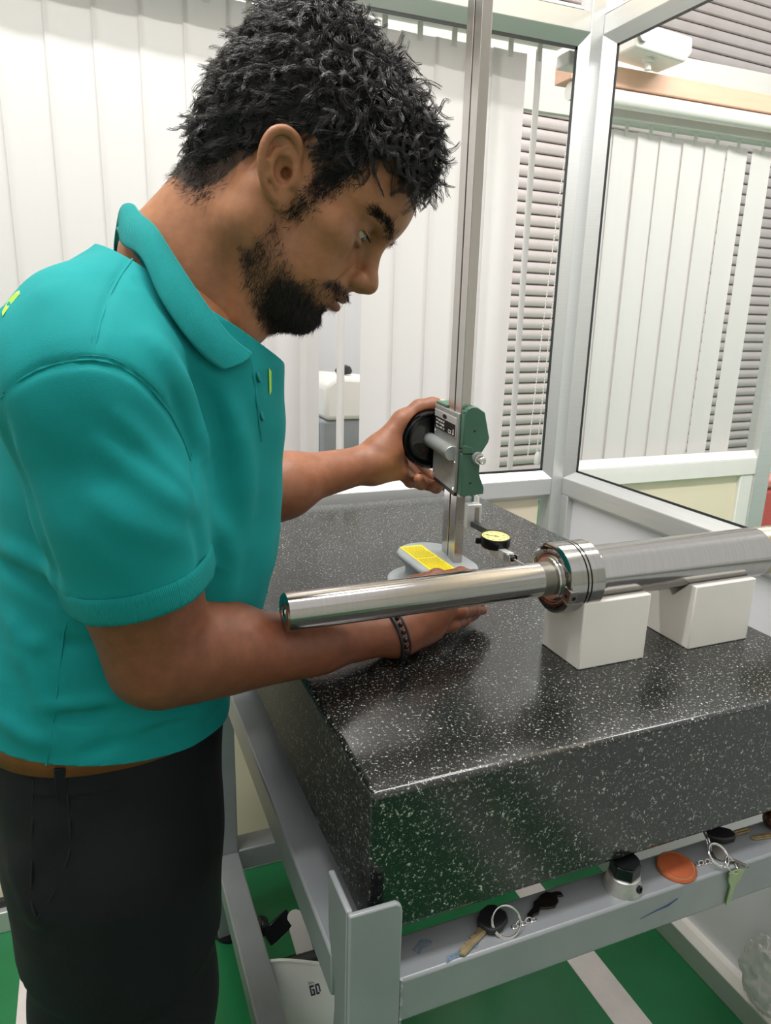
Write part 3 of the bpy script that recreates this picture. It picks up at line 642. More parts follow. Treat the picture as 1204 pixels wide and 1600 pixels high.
dn = np.array([-.02, -.10, .995]); dn /= np.linalg.norm(dn)
part('dial_case', MB().lathe([(-.0125, .010), (-.0125, .0178), (-.0105, .0190), (-.0015, .0192), (.0006, .0186), (.0008, .0176), (-.0006, .0174)], DC, dn, 48, False), M['black_metal'], di)
part('case_lug', MB().obox(DC-CR*.0195-dn*.0065+CW*.004, (CR, CW, dn), (.009, .010, .0085)), M['black_metal'], di, bevel=.0015)
part('dial_face', MB().lathe([(-.0012, .0177), (-.0004, .0176), (-.0004, 0)], DC, dn, 48, False), M['yellow'], di, label='pale yellow dial face with fine black marks')
dx = np.cross([0, 1.0, 0], dn); dx /= np.linalg.norm(dx); dy = np.cross(dn, dx)
tk = MB()
for k in range(50):
    a = 2*math.pi*k/50; v = dx*math.cos(a)+dy*math.sin(a); L = .0030 if k % 5 == 0 else .0016
    tk.obox(DC+v*(.0160-L/2)-dn*.0003, (v, np.cross(dn, v), dn), (L, .00022, .00012))
part('dial_marks', tk, M['print_black'], di, smooth=0)
for k, s in enumerate(('0', '10', '20', '30', '40', '30', '20', '10')):
    a = math.pi/2-2*math.pi*k/8; v = dx*math.cos(a)+dy*math.sin(a)
    text('dial_figure', s, .0034, DC+v*.0108-dy*.0012-dn*.00028, dx, dy, M['print_black'], di, align='CENTER')
nv = dx*math.cos(2.5)+dy*math.sin(2.5)
part('pointer', MB().obox(DC+nv*.004, (nv, np.cross(dn, nv), dn), (.017, .0006, .0003)).lathe([(0, .0012), (.0004, .0012)], DC-dn*.0002, dn, 12), M['print_black'], di, smooth=0)
part('dial_glass', MB().lathe([(.0005, .0177), (.0013, .015), (.0016, .008), (.0017, 0)], DC, dn, 40, False), M['glass'], di)
tipp = np.array([.2515, YC+.002, ZC+R1+.0009])
bl_ = at(800, 872.5, .868)
ba = bl_-(DC-dn*.019); bl = np.linalg.norm(ba); ba /= bl; bs = np.cross(ba, EZ); bs /= np.linalg.norm(bs); bt = np.cross(bs, ba)
part('gauge_body', MB().obox(DC-dn*.019+ba*bl*.40, (ba, bs, bt), (bl*.98, .0095, .0115)), M['alu'], di, bevel=.0008)
part('body_bracket', MB().obox(bl_-ba*.004+bs*.0052, (ba, bs, bt), (.016, .0012, .0085)).obox(bl_-ba*.004-bs*.0052, (ba, bs, bt), (.016, .0012, .0085)).obox(bl_-ba*.012+bt*.004, (ba, bs, bt), (.02, .009, .001)), M['chrome'], di, bevel=.0003)
part('pivot_ball', MB().sphere(bl_, .0040, 16, 10), M['black_metal'], di)
part('stylus', MB().tube([bl_, bl_+(tipp-bl_)*.5, tipp], [.0011, .0008, .0006], 8).sphere(tipp, .0010, 10, 8), M['chrome'], di)

# ------------------------------------------------------------------ hard hat upside down on the floor, plastic bag by the wall
HT = math.radians(47)
_d = at(517, 1486, 1)-CAM; hn = CAM+_d*((-.680-CAM[2])/_d[2])          # the rim edge nearest the camera
hc = hn+np.array([0, .138*math.cos(HT), -.138*math.sin(HT)])
def hrot(p):                        # the hat has tipped towards the camera, so its opening faces away
    p = np.asarray(p, float)-hc; c_, s_ = math.cos(HT), math.sin(HT)
    return hc+np.stack([p[..., 0], p[..., 1]*c_+p[..., 2]*s_, -p[..., 1]*s_+p[..., 2]*c_], -1)
def hpart(name, mb, *a, **k):
    mb.V = [tuple(hrot(q)) for q in mb.V]; return part(name, mb, *a, **k)
hh = thing('hard_hat', 'white hard hat tipped upside down on the green floor under the stand', 'helmet', (hc[0], hc[1], ZF))
def shell(off, zt):
    mb = MB(); n = 56; m = 18; V = []; F = []
    for i in range(m+1):
        ph = (math.pi/2)*i/m
        for k in range(n):
            th = 2*math.pi*k/n
            c, s_ = math.cos(th), math.sin(th)
            brim = (.020 if False else 0)
            rx = .112-off; ry = .138-off
            flare = .010*max(0, 1-ph/.22)
            r = math.cos(ph)**.80
            wave = (.014*math.cos(2*th)+.010*math.cos(3*th+.6))*max(0, 1-ph/.5)
            V.append((hc[0]+(rx*r+flare)*c, hc[1]+(ry*r+flare)*s_, hc[2]+wave-(.152-off)*math.sin(ph)))
    for i in range(m):
        for k in range(n): F.append((i*n+k, i*n+(k+1) % n, (i+1)*n+(k+1) % n, (i+1)*n+k))
    return V, F
Vo, Fo = shell(0, 0); Vi, Fi = shell(.003, 0); n0 = len(Vo); mbh = MB(); mbh.add(Vo, Fo); mbh.add(Vi, [f[::-1] for f in Fi])
for k in range(56): mbh.F.append((k, (k+1) % 56, (k+1) % 56+n0, k+n0))
hp = mat('white_hard_hat_plastic', 'f3f2f0', .22, 0, .015, 8, coat=.3)
hpart('shell', mbh, hp, hh, smooth=60)
rim = [Vo[k] for k in range(56)]
hpart('rim_edge', MB().tube(rim, .0032, 8, True), hp, hh)
hb = [(hc[0]+.094*math.cos(t), hc[1]+.120*math.sin(t), hc[2]-.008) for t in np.linspace(0, 2*math.pi, 41)[:-1]]
mbb = MB(); V = [(*p[:2], p[2]-.018) for p in hb]+[(*p[:2], p[2]+.018) for p in hb]; mbb.add(V, [(k, (k+1) % 40, (k+1) % 40+40, k+40) for k in range(40)])
o = hpart('head_band', mbb, M['black_matt'], hh); sdm = o.modifiers.new('thick', 'SOLIDIFY'); sdm.thickness = .002
kn = np.array([hc[0]-.080, hc[1]+.062, hc[2]+.070])
hpart('ratchet_knob', MB().lathe([(0, .019), (.004, .021), (.013, .021), (.016, .018), (.016, .008), (.019, .006)], kn, (-.6, -.3, .3), 20), M['black_metal'], hh, bevel=.001)
hpart('ratchet_arm', MB().obox(kn+np.array([.030, .0, -.006]), ((.9, .1, .42), (-.1, 1, 0), (-.42, 0, .9)), (.062, .018, .034)), M['black_metal'], hh, bevel=.003)
pr_ = [(-.017, -.035), (.017, -.035), (.017, .030)]+[(.017*math.cos(a), .030+.017*math.sin(a)) for a in np.linspace(.3, math.pi-.3, 7)]+[(-.017, .030)]
hpart('neck_strap', MB().prism(pr_, (hc[0]-.012, hc[1]+.055, hc[2]+.040), (1, 0, .12), (-.12, 0, 1), (0, 1, 0), .004), M['delrin'], hh, bevel=.001)
# logo on the shell, upside down because the hat is
def on_shell(th, ph, off=.0012):
    r = math.cos(ph)**.80; return np.array([hc[0]+(.112*r+off)*math.cos(th), hc[1]+(.138*r+off)*math.sin(th), hc[2]-(.152+off)*math.sin(ph)])
def wrap(mb, name, m):          # lay a flat drawing (u right, v up, metres) onto the shell
    t0 = -1.92; V = []
    mb.V = [tuple(on_shell(t0+u/.128, .27+v/.15)) for (u, v, _) in mb.V]
    return hpart(name, mb, m, hh, smooth=0)
def bars(L):
    mb = MB()
    for (x0, y0, x1, y1) in L:
        n = 4
        for k in range(n):
            a = x0+(x1-x0)*k/n; b = x0+(x1-x0)*(k+1)/n
            mb.add([(a, y0, 0), (b, y0, 0), (b, y1, 0), (a, y1, 0)], [(0, 1, 2, 3)])
    return mb
# u to the right, v downwards in the place (so the letters stand on their heads)
Dg = bars([(.001, .0, .004, .016), (.001, .0, .0095, .003), (.001, .013, .0075, .016), (.0075, .003, .0105, .013)])
Gg = bars([(-.0105, .0, -.001, .003), (-.0105, .0, -.0075, .016), (-.0105, .013, -.001, .016), (-.004, .006, -.001, .016), (-.006, .006, -.001, .0085)])
wrap(Dg, 'logo_letter', M['print_navy']); wrap(Gg, 'logo_letter', M['print_navy'])
def glyph(ch, x, y, w, h):
    S = {'M': [(0, 0, .2, 1), (.8, 0, 1, 1), (.2, .1, .4, .5), (.4, .4, .6, .8), (.6, .1, .8, .5)], 'A': [(0, .2, .2, 1), (.8, .2, 1, 1), (.2, 0, .8, .2), (.2, .5, .8, .65)],
         'X': [(0, 0, .25, .35), (.75, 0, 1, .35), (.3, .35, .7, .65), (0, .65, .25, 1), (.75, .65, 1, 1)]}[ch]
    return [(x-a*w, y+b*h, x-c*w, y+d*h) for (a, b, c, d) in S]
L = []
for i, c in enumerate('MAXX'): L += glyph(c, .0108-.0056*i, -.0062, .0045, .0042)
for q in range(len(L)): x0, y0, x1, y1 = L[q]; L[q] = (x0, -.0062-.0015+(-.0062-y0)*-1*-1 if False else (-.0020-(y0+.0062)), x1, (-.0020-(y1+.0062)))
wrap(bars(L), 'logo_word', M['print_navy'])

rnd = random.Random(3)
def bag_mat():
    q = NT('crumpled_clear_film'); q.t.nodes.remove(q.b)
    tr = q.n('ShaderNodeBsdfTransparent'); df = q.n('ShaderNodeBsdfDiffuse'); df.inputs[0].default_value = (.85, .85, .83, 1)
    gl = q.n('ShaderNodeBsdfGlossy'); gl.inputs['Roughness'].default_value = .12
    m1 = q.n('ShaderNodeMixShader'); m1.inputs[0].default_value = .45; q.l(tr, 0, m1, 1); q.l(df, 0, m1, 2)
    m2 = q.n('ShaderNodeMixShader'); m2.inputs[0].default_value = .22; q.l(m1, 0, m2, 1); q.l(gl, 0, m2, 2); q.l(m2, 0, q.out, 0); return q.m
from mathutils import noise as mnoise
_d = at(1196, 1520, 1)-CAM; bgc = CAM+_d*((.882-CAM[0])/_d[0])
mbg = MB(); mbg.sphere((0, 0, 0), 1, 44, 30)
V = []
for v in mbg.V:
    p = Vector(v); d = .78+.30*mnoise.turbulence(p*2.1+Vector((3, 1, 7)), 4, True)+.10*abs(mnoise.noise(p*7))
    V.append((bgc[0]+.030*d*p.x, bgc[1]+.050*d*p.y, bgc[2]+.075*d*p.z))
mbg.V = V
bag = part('plastic_bag', mbg, bag_mat(), None, tuple(bgc), smooth=40)
tag(bag, 'crumpled clear plastic bag lying against the white wall panel on the right', 'bag')
mt = MB(); mt.sphere((0, 0, 0), 1, 24, 16)
mt.V = [(.905+.016*p[0], bgc[1]+.01+.035*p[1]*(1+.5*mnoise.noise(Vector(p)*3)), -.848+.014*p[2]*(1+.7*mnoise.noise(Vector(p)*4))) for p in mt.V]
part('bag_tail', mt, bag.data.materials[0], bag, smooth=40)
# ------------------------------------------------------------------ smooth solid modelling on a voxel grid (for the person)
class Vol:
    def __init__(s, lo, hi, h):
        s.h = h; s.lo = np.array(lo, float); n = np.ceil((np.array(hi)-s.lo)/h).astype(int)+1
        s.n = n; s.ax = [np.float32(s.lo[i]+h*np.arange(n[i])) for i in range(3)]
        s.V = np.full(tuple(n), .05, np.float32)
    def sub(s, lo, hi):
        a = [int(max(0, math.floor((lo[i]-s.lo[i])/s.h))) for i in range(3)]; b = [int(min(s.n[i], math.ceil((hi[i]-s.lo[i])/s.h)+1)) for i in range(3)]
        if any(a[i] >= b[i] for i in range(3)): return None
        return tuple(slice(a[i], b[i]) for i in range(3)), (s.ax[0][a[0]:b[0], None, None], s.ax[1][None, a[1]:b[1], None], s.ax[2][None, None, a[2]:b[2]])
    def op(s, fn, lo, hi, k, mode='add', pad=None):
        pad = k+.012 if pad is None else pad
        r = s.sub(np.array(lo)-pad, np.array(hi)+pad)
        if r is None: return
        sl, (x, y, z) = r; d = fn(x, y, z); A = s.V[sl]
        if mode == 'add':
            m = np.minimum(A, d)
            if k > 0: m = m-np.maximum(k-np.abs(A-d), 0)**2/(4*k)
        else:
            d = -d; m = np.maximum(A, d)
            if k > 0: m = m+np.maximum(k-np.abs(A-d), 0)**2/(4*k)
        s.V[sl] = m
    def ell(s, c, r, k=.01, mode='add', R=None):
        c = np.array(c, float); r = np.array(r, float); Rm = np.eye(3) if R is None else np.array(R, float)
        ext = np.sqrt(((Rm.T*r)**2).sum(1)) if R is not None else r
        def f(x, y, z):
            dx, dy, dz = x-c[0], y-c[1], z-c[2]
            if R is None: u, v, w = dx, dy, dz
            else: u, v, w = (Rm[i, 0]*dx+Rm[i, 1]*dy+Rm[i, 2]*dz for i in range(3))
            k0 = np.sqrt((u/r[0])**2+(v/r[1])**2+(w/r[2])**2); k1 = np.sqrt((u/r[0]**2)**2+(v/r[1]**2)**2+(w/r[2]**2)**2)
            return (k0*(k0-1)/np.maximum(k1, 1e-6)).astype(np.float32)
        s.op(f, c-ext, c+ext, k, mode)
    def cap(s, a, b, ra, rb=None, k=.01, mode='add', flat=None, clip=None):
        """tapered capsule; flat=(axis, factor) squeezes the section along one direction"""
        a = np.array(a, float); b = np.array(b, float); rb = ra if rb is None else rb; ab = b-a; L2 = max(ab@ab, 1e-9); rm = max(ra, rb)
        def f(x, y, z):
            dx, dy, dz = x-a[0], y-a[1], z-a[2]
            t = np.clip((dx*ab[0]+dy*ab[1]+dz*ab[2])/L2, 0, 1)
            ex, ey, ez = dx-t*ab[0], dy-t*ab[1], dz-t*ab[2]
            q = ex*ex+ey*ey+ez*ez
            if flat is not None:
                n, g = flat; pr = ex*n[0]+ey*n[1]+ez*n[2]; q = q+(g*g-1)*pr*pr
            d = np.sqrt(q)-(ra+(rb-ra)*t)
            if clip is not None: d = np.maximum(d, clip[0][0]*x+clip[0][1]*y+clip[0][2]*z-clip[1])
            return d.astype(np.float32)
        s.op(f, np.minimum(a, b)-rm, np.maximum(a, b)+rm, k, mode)
    def chain(s, pts, rad, k=.006, **kw):
        for i in range(len(pts)-1): s.cap(pts[i], pts[i+1], rad[i], rad[i+1], k, **kw)
    def mesh(s):
        V = s.V; n = s.n; ins = V < 0
        c = [ins[i:n[0]-1+i, j:n[1]-1+j, k:n[2]-1+k] for i in (0, 1) for j in (0, 1) for k in (0, 1)]
        al = c[0].copy(); an = c[0].copy()
        for q in c[1:]: al &= q; an |= q
        act = an & ~al; idx = np.argwhere(act); N = len(idx)
        ids = np.full(act.shape, -1, np.int32); ids[act] = np.arange(N)
        pos = np.zeros((N, 3)); cnt = np.zeros(N)
        C8 = [(i, j, k) for i in (0, 1) for j in (0, 1) for k in (0, 1)]
        vals = {q: V[idx[:, 0]+q[0], idx[:, 1]+q[1], idx[:, 2]+q[2]] for q in C8}
        for q in C8:
            for d in range(3):
                if q[d] == 0:
                    p = list(q); p[d] = 1; p = tuple(p); va, vb = vals[q], vals[p]; m = (va < 0) != (vb < 0)
                    t = np.where(m, va/np.where(m, va-vb, 1), 0)
                    for e in range(3): pos[:, e] += np.where(m, q[e]+(t if e == d else 0), 0)
                    cnt += m
        pos = (pos/cnt[:, None]+idx)*s.h+s.lo
        quads = []
        for d in range(3):
            e, f = [(1, 2), (2, 0), (0, 1)][d]
            A = [slice(1, n[i]-1) for i in range(3)]; B = list(A); A[d] = slice(0, n[d]-1); B[d] = slice(1, n[d])
            a = ins[tuple(A)]; b = ins[tuple(B)]; cr = np.argwhere(a != b)
            if len(cr) == 0: continue
            off = np.ones(3, int); off[d] = 0; g = cr+off
            flip = b[tuple(cr.T)]
            def cell(de, df):
                w = g.copy(); w[:, e] -= de; w[:, f] -= df; return ids[w[:, 0], w[:, 1], w[:, 2]]
            q = np.stack([cell(1, 1), cell(0, 1), cell(0, 0), cell(1, 0)], 1)
            q[flip] = q[flip][:, ::-1]; quads.append(q)
        F = np.concatenate(quads); F = F[(F >= 0).all(1)]
        return pos, F
    def grad(s, P):
        """outward unit normals at points"""
        u = (P-s.lo)/s.h; i = np.clip(np.round(u).astype(int), 1, s.n-2); g = np.zeros_like(P)
        for d in range(3):
            a = i.copy(); b = i.copy(); a[:, d] += 1; b[:, d] -= 1
            g[:, d] = s.V[tuple(a.T)]-s.V[tuple(b.T)]
        return g/np.maximum(np.linalg.norm(g, axis=1), 1e-9)[:, None]
def relax(P, F, it=2, lam=.5):
    n = len(P); E = np.concatenate([F[:, [0, 1]], F[:, [1, 2]], F[:, [2, 3]], F[:, [3, 0]]])
    deg = np.bincount(E[:, 0], minlength=n)+np.bincount(E[:, 1], minlength=n)
    for _ in range(it):
        for l in (lam, -lam*1.03):
            S = np.stack([np.bincount(E[:, 0], P[E[:, 1], d], n)+np.bincount(E[:, 1], P[E[:, 0], d], n) for d in range(3)], 1)
            P = P+l*(S/np.maximum(deg, 1)[:, None]-P)
    return P
def fastmesh(name, P, F, m, parent, cols=None, nv=4):
    me = bpy.data.meshes.new(name); b = WLOC[parent] if parent is not None else np.zeros(3)
    me.vertices.add(len(P)); me.vertices.foreach_set('co', (P-b).astype(np.float32).ravel())
    me.loops.add(F.size); me.polygons.add(len(F)); me.loops.foreach_set('vertex_index', F.astype(np.int32).ravel())
    me.polygons.foreach_set('loop_start', np.arange(0, F.size, F.shape[1], dtype=np.int32))
    me.polygons.foreach_set('use_smooth', np.ones(len(F), bool)); me.update(calc_edges=True)
    if cols is not None:
        a = me.color_attributes.new('tint', 'FLOAT_COLOR', 'POINT'); q = np.ones((len(P), 4), np.float32); q[:, :3] = cols; a.data.foreach_set('color', q.ravel())
    return link(name, me, m, parent, smooth=0)
def strands(name, paths, r0, r1, m, parent, sides=3):
    """paths: (n, k, 3) polylines -> one mesh of thin tapered hairs"""
    n, k, _ = paths.shape; T = np.gradient(paths, axis=1); T /= np.maximum(np.linalg.norm(T, axis=2, keepdims=True), 1e-9)
    up = np.cross(T, np.array([.31, .52, .79])); up /= np.maximum(np.linalg.norm(up, axis=2, keepdims=True), 1e-9); g = np.cross(T, up)
    rad = np.linspace(r0, r1, k)[None, :, None]
    V = np.stack([paths+rad*(up*math.cos(2*math.pi*j/sides)+g*math.sin(2*math.pi*j/sides)) for j in range(sides)], 2).reshape(-1, 3)
    ii = np.arange(n)[:, None, None]*k*sides+np.arange(k-1)[None, :, None]*sides; j = np.arange(sides)[None, None, :]; j2 = (j+1) % sides
    F = np.stack([ii+j, ii+j2, ii+sides+j2, ii+sides+j], 3).reshape(-1, 4)
    return fastmesh(name, V, F, m, parent)
def vnoise(P, scale, seed=0):
    """cheap smooth noise in [-1, 1] from summed sines"""
    rs = np.random.RandomState(seed); o = np.zeros(len(P))
    for _ in range(7):
        d = rs.normal(size=3); d /= np.linalg.norm(d); o += np.sin(P@d*scale*rs.uniform(.6, 1.7)+rs.uniform(0, 6.28))
    return o/4.2
# ------------------------------------------------------------------ the man at the plate
pe = thing('person', 'man with curly black hair in teal polo shirt leaning over the granite plate', 'person', (-.22, .28, ZF))
def skin_mat():
    q = NT('brown_skin'); a = q.n('ShaderNodeAttribute'); a.attribute_name = 'tint'
    mp = q.coord(); nz = q.noise(mp, 90, 5, .6); r = q.ramp([(.25, (.80, .78, .77)), (.75, (1.12, 1.1, 1.08))], nz)
    mx = q.n('ShaderNodeMixRGB'); mx.blend_type = 'MULTIPLY'; mx.inputs[0].default_value = 1; q.l(a, 0, mx, 1); q.l(r, 0, mx, 2); q.l(mx, 0, q.b, 'Base Color')
    q.b.inputs['Roughness'].default_value = .46; q.b.inputs['Specular IOR Level'].default_value = .42
    q.b.inputs['Subsurface Weight'].default_value = .06; q.b.inputs['Subsurface Radius'].default_value = (1, .35, .2); q.b.inputs['Subsurface Scale'].default_value = .006
    n2 = q.noise(mp, 900, 3); q.bump(n2, 0, .18, .0004); return q.m
M['skin'] = skin_mat()
M['hair'] = mat('black_curly_hair', '211f20', .31, 0, .3, 60, spec=.6)
M['stubble'] = mat('black_beard_hair', '100c0a', .5, 0, .3, 60)
M['teal'] = None
def cloth_mat(name, col, rough, weave, ribs=None):
    q = NT(name); c = hexc(col); mp = q.coord(); nz = q.noise(mp, 14, 4)
    r = q.ramp([(.3, tuple(x*.93 for x in c)), (.7, tuple(min(1, x*1.05) for x in c))], nz); q.l(r, 0, q.b, 'Base Color')
    q.b.inputs['Roughness'].default_value = rough; q.b.inputs['Specular IOR Level'].default_value = .25
    q.b.inputs['Sheen Weight'].default_value = .18; q.b.inputs['Sheen Roughness'].default_value = .4; q.b.inputs['Sheen Tint'].default_value = (*[min(1, x*1.6+.08) for x in c], 1)
    if ribs is not None:
        at_ = q.n('ShaderNodeAttribute'); at_.attribute_name = 'tint'; w = q.n('ShaderNodeTexWave'); w.wave_type = 'BANDS'; w.inputs['Scale'].default_value = ribs; w.inputs['Distortion'].default_value = .2
        q.l(at_, 'Vector', w, 'Vector'); q.bump(w, 0, .8, .0010)
    else:
        v = q.n('ShaderNodeTexVoronoi'); v.inputs['Scale'].default_value = weave; q.l(mp, 0, v, 'Vector'); q.bump(v, 0, .22, .0004)
    return q.m
M['teal'] = cloth_mat('teal_pique_cotton', '0b8889', .85, 900)
M['teal_rib'] = cloth_mat('teal_rib_knit', '0d8f8f', .85, 900, 3.6)
M['teal_dark'] = mat('teal_thread', '0b8486', .85)
M['trouser'] = cloth_mat('black_trouser_cloth', '121218', .7, 1400)
M['trouser_seam'] = mat('black_thread', '08080b', .8)

# ---------------- head (local frame: x forward, y to his left, z up, origin between the ears)
HO = at(460, 305, .7205); HS = 1.0
vw = HO-CAM; vw /= np.linalg.norm(vw)
rr = CR-vw*(CR@vw); rr /= np.linalg.norm(rr); uu = np.cross(rr, vw)
HP, HY, HR = .7024, -.2215, .111                 # nod, turn and tilt of the head
hf = math.cos(HP)*rr-math.sin(HP)*uu; hu = math.sin(HP)*rr+math.cos(HP)*uu; hl = vw
hf, hl = math.cos(HY)*hf+math.sin(HY)*hl, math.cos(HY)*hl-math.sin(HY)*hf
hu, hl = math.cos(HR)*hu+math.sin(HR)*hl, math.cos(HR)*hl-math.sin(HR)*hu
HM = np.stack([hf, hl, hu])                      # rows: local axes in the place
def h2w(p): return HO+HS*(np.asarray(p, float)@HM)
def w2h(p): return (np.asarray(p, float)-HO)@HM.T/HS

v = Vol((-.125, -.100, -.190), (.140, .100, .140), .00125)
v.ell((-.006, 0, .050), (.096, .076, .080), .01)
v.ell((.040, 0, .055), (.052, .064, .058), .02)
v.ell((-.05, 0, .01), (.052, .062, .05), .02)
v.ell((.045, 0, -.030), (.047, .052, .070), .02)
for s in (-1, 1):
    v.cap((.070, s*.010, .030), (.062, s*.046, .033), .017, .014, .018)                 # brow ridge
    v.ell((.055, s*.048, -.006), (.024, .017, .015), .02)                                # cheek bone
    v.cap((.05, s*.054, -.004), (-.005, s*.068, .002), .011, .010, .02)                  # zygomatic arch
    v.ell((.046, s*.038, -.042), (.034, .022, .034), .02)
    v.cap((-.006, s*.054, -.050), (.058, s*.026, -.086), .019, .017, .022)               # jaw line
    v.cap((-.008, s*.060, .0), (-.006, s*.055, -.052), .016, .018, .02)
v.ell((.073, 0, -.048), (.026, .030, .028), .018)
v.ell((.074, 0, -.085), (.020, .022, .018), .018)                                        # chin
v.ell((.080, 0, .045), (.022, .04, .03), .02)
for s in (-1, 1):
    v.ell((.094, s*.030, .010), (.017, .017, .0125), .014, 'sub')                        # socket
v.cap((.087, 0, .022), (.104, 0, -.010), .0078, .0088, .012)                             # nose
v.ell((.108, 0, -.018), (.0125, .0125, .0110), .007)
for s in (-1, 1):
    v.ell((.0985, s*.0125, -.0225), (.0105, .0075, .0085), .005)
    v.ell((.1045, s*.0068, -.0305), (.006, .0036, .0036), .002, 'sub')
    v.cap((.094, s*.0205, -.018), (.086, s*.032, -.046), .0022, .0022, .006, 'sub')      # nasolabial
v.cap((.1065, 0, -.0275), (.098, 0, -.0325), .0042, .005, .004)
EYE = [np.array([.0715, s*.0315, .0105]) for s in (-1, 1)]
for e in EYE:
    v.ell(e, (.0142, .0148, .0138), .006)
for e, s in zip(EYE, (-1, 1)):
    v.chain([e+[.0122, s*-.0108, -.0036], e+[.0142, s*-.0005, -.0018], e+[.0084, s*.0122, -.0012]], [.0028, .0044, .0032], .0012, mode='sub')   # lid opening, looking down
    v.cap(e+[.0136, s*-.0105, .0024], e+[.0108, s*.0125, .0022], .0013, .0012, .0025)            # upper lid edge
    v.cap(e+[.0142, s*-.011, .0078], e+[.0118, s*.013, .0070], .0010, .0010, .003, 'sub')        # crease above the lid
    v.cap(e+[.0122, s*-.0095, -.0092], e+[.0092, s*.0115, -.0086], .0010, .0010, .004)           # lower lid
    v.cap((.092, s*.008, .0275), (.083, s*.036, .0305), .0050, .0042, .008)                      # flesh under the eyebrow
v.ell((.0965, 0, -.0455), (.0080, .0200, .0056), .005)
v.ell((.0960, 0, -.0568), (.0080, .0165, .0066), .005)
v.ell((.104, 0, -.0512), (.0120, .0225, .0011), .0022, 'sub')
v.ell((.0985, 0, -.0695), (.0090, .019, .0055), .008, 'sub')
v.cap((.1035, 0, -.034), (.1025, 0, -.041), .0016, .002, .003, 'sub')
# neck
NB = w2h(at(292, 462, .735)); SK = np.array([-.030, 0, -.028])
v.cap(SK, NB, .054, .061, .03)
v.cap((-.050, 0, -.012), w2h(at(262, 400, .735)), .040, .046, .03)
v.cap((.030, 0, -.070), w2h(at(372, 500, .735)), .028, .030, .03)
v.cap((-.016, -.056, -.026), w2h(at(378, 530, .715)), .011, .009, .018)                   # neck muscle
# ears, in a tilted frame
for s in (-1, 1):
    eo = np.array([-.004, s*.071, .0015]); ta = math.radians(27)
    ez_ = np.array([-math.sin(ta), s*.17, math.cos(ta)]); ez_ /= np.linalg.norm(ez_)
    ex_ = np.array([math.cos(ta), s*-.34, math.sin(ta)]); ex_ -= ez_*(ex_@ez_); ex_ /= np.linalg.norm(ex_)
    ey_ = np.cross(ez_, ex_); ey_ *= np.sign(ey_[1])*s
    R_ = np.stack([ex_, ey_, ez_]); L = lambda x, y, z: eo+ex_*x+ey_*y+ez_*z
    v.ell(L(-.006, .007, .0025), (.0175, .0052, .0275), .005, R=R_)
    v.ell(L(.002, .006, -.025), (.0088, .0050, .0092), .005, R=R_)                        # lobe
    hx = [(.010, .006, .008), (.0095, .0085, .019), (.004, .0105, .0275), (-.006, .0115, .0315), (-.016, .0125, .0275), (-.0215, .0130, .017), (-.0225, .0125, .004), (-.0195, .0115, -.008), (-.013, .0100, -.018), (-.005, .0085, -.0255)]
    ti = np.linspace(0, 9, 28); hq = np.array(hx); k_ = np.minimum(ti.astype(int), 8); f_ = (ti-k_)[:, None]; pm = lambda i: hq[np.clip(i, 0, 9)]
    hs_ = .5*(2*pm(k_)+(pm(k_+1)-pm(k_-1))*f_+(2*pm(k_-1)-5*pm(k_)+4*pm(k_+1)-pm(k_+2))*f_**2+(3*pm(k_)-pm(k_-1)-3*pm(k_+1)+pm(k_+2))*f_**3)
    v.chain([L(*p) for p in hs_], np.interp(ti, np.arange(10), [.0030, .0036, .0040, .0042, .0042, .0041, .0039, .0036, .0034, .0036]), .0012)
    v.ell(L(-.002, .0135, .000), (.0095, .0085, .0125), .003, 'sub', R=R_)                # concha
    v.cap(L(-.004, .0125, .019), L(-.014, .0128, .016), .0040, .0034, .003, 'sub')
    v.cap(L(-.016, .0118, .006), L(-.012, .0118, -.012), .0018, .0018, .002, 'sub')
    v.chain([L(-.0105, .0102, .014), L(-.0145, .0112, .004), L(-.0125, .0108, -.007), L(-.006, .0095, -.0145)], [.0028, .0032, .0031, .0028], .0025)
    v.cap(L(-.0105, .0102, .014), L(-.001, .0085, .020), .0026, .0024, .0025)
    v.cap(L(.0095, .0085, .003), L(.0085, .0085, -.009), .0038, .0040, .003)              # tragus
    v.ell(L(.0015, .0060, -.0015), (.0044, .0090, .0050), .002, 'sub', R=R_)
hP, hF = v.mesh(); hP = relax(hP, hF, 1)
hN = v.grad(hP)
headvol = v
W = h2w(hP)
# skin tint of the head
def smooth(a, b, x): t = np.clip((x-a)/(b-a), 0, 1); return t*t*(3-2*t)
BASE = np.array(hexc('a06c4b')); ARM = np.array(hexc('7d4c36')); LIP = np.array(hexc('7a4238')); BEARD = np.array(hexc('2c1d17'))
def beard_mask(p):
    x, y, z = p[:, 0], p[:, 1], p[:, 2]
    top = np.interp(x, [-.02, .012, .030, .048, .062, .078, .088, .12], [-.030, -.032, -.040, -.054, -.060, -.0475, -.036, -.036])
    low = np.interp(x, [-.02, .01, .04, .08, .12], [-.05, -.085, -.112, -.125, -.13])
    m = smooth(-.004, .007, top-z)*smooth(-.004, .012, z-low)*smooth(-.020, .004, x+.35*(z+.04)*0)
    m = m*(1-smooth(.0, .006, .0975-np.abs(x-.0975)-.0875)*0)
    lip = np.exp(-((z+.0512)/.0105)**4-(np.abs(y)/.022)**4)*(x > .085)
    m = m*(1-lip)
    soul = smooth(.006, .012, np.abs(y))*0+1
    return m*(1-smooth(.0655, .0700, np.abs(y))*smooth(.020, .008, x))
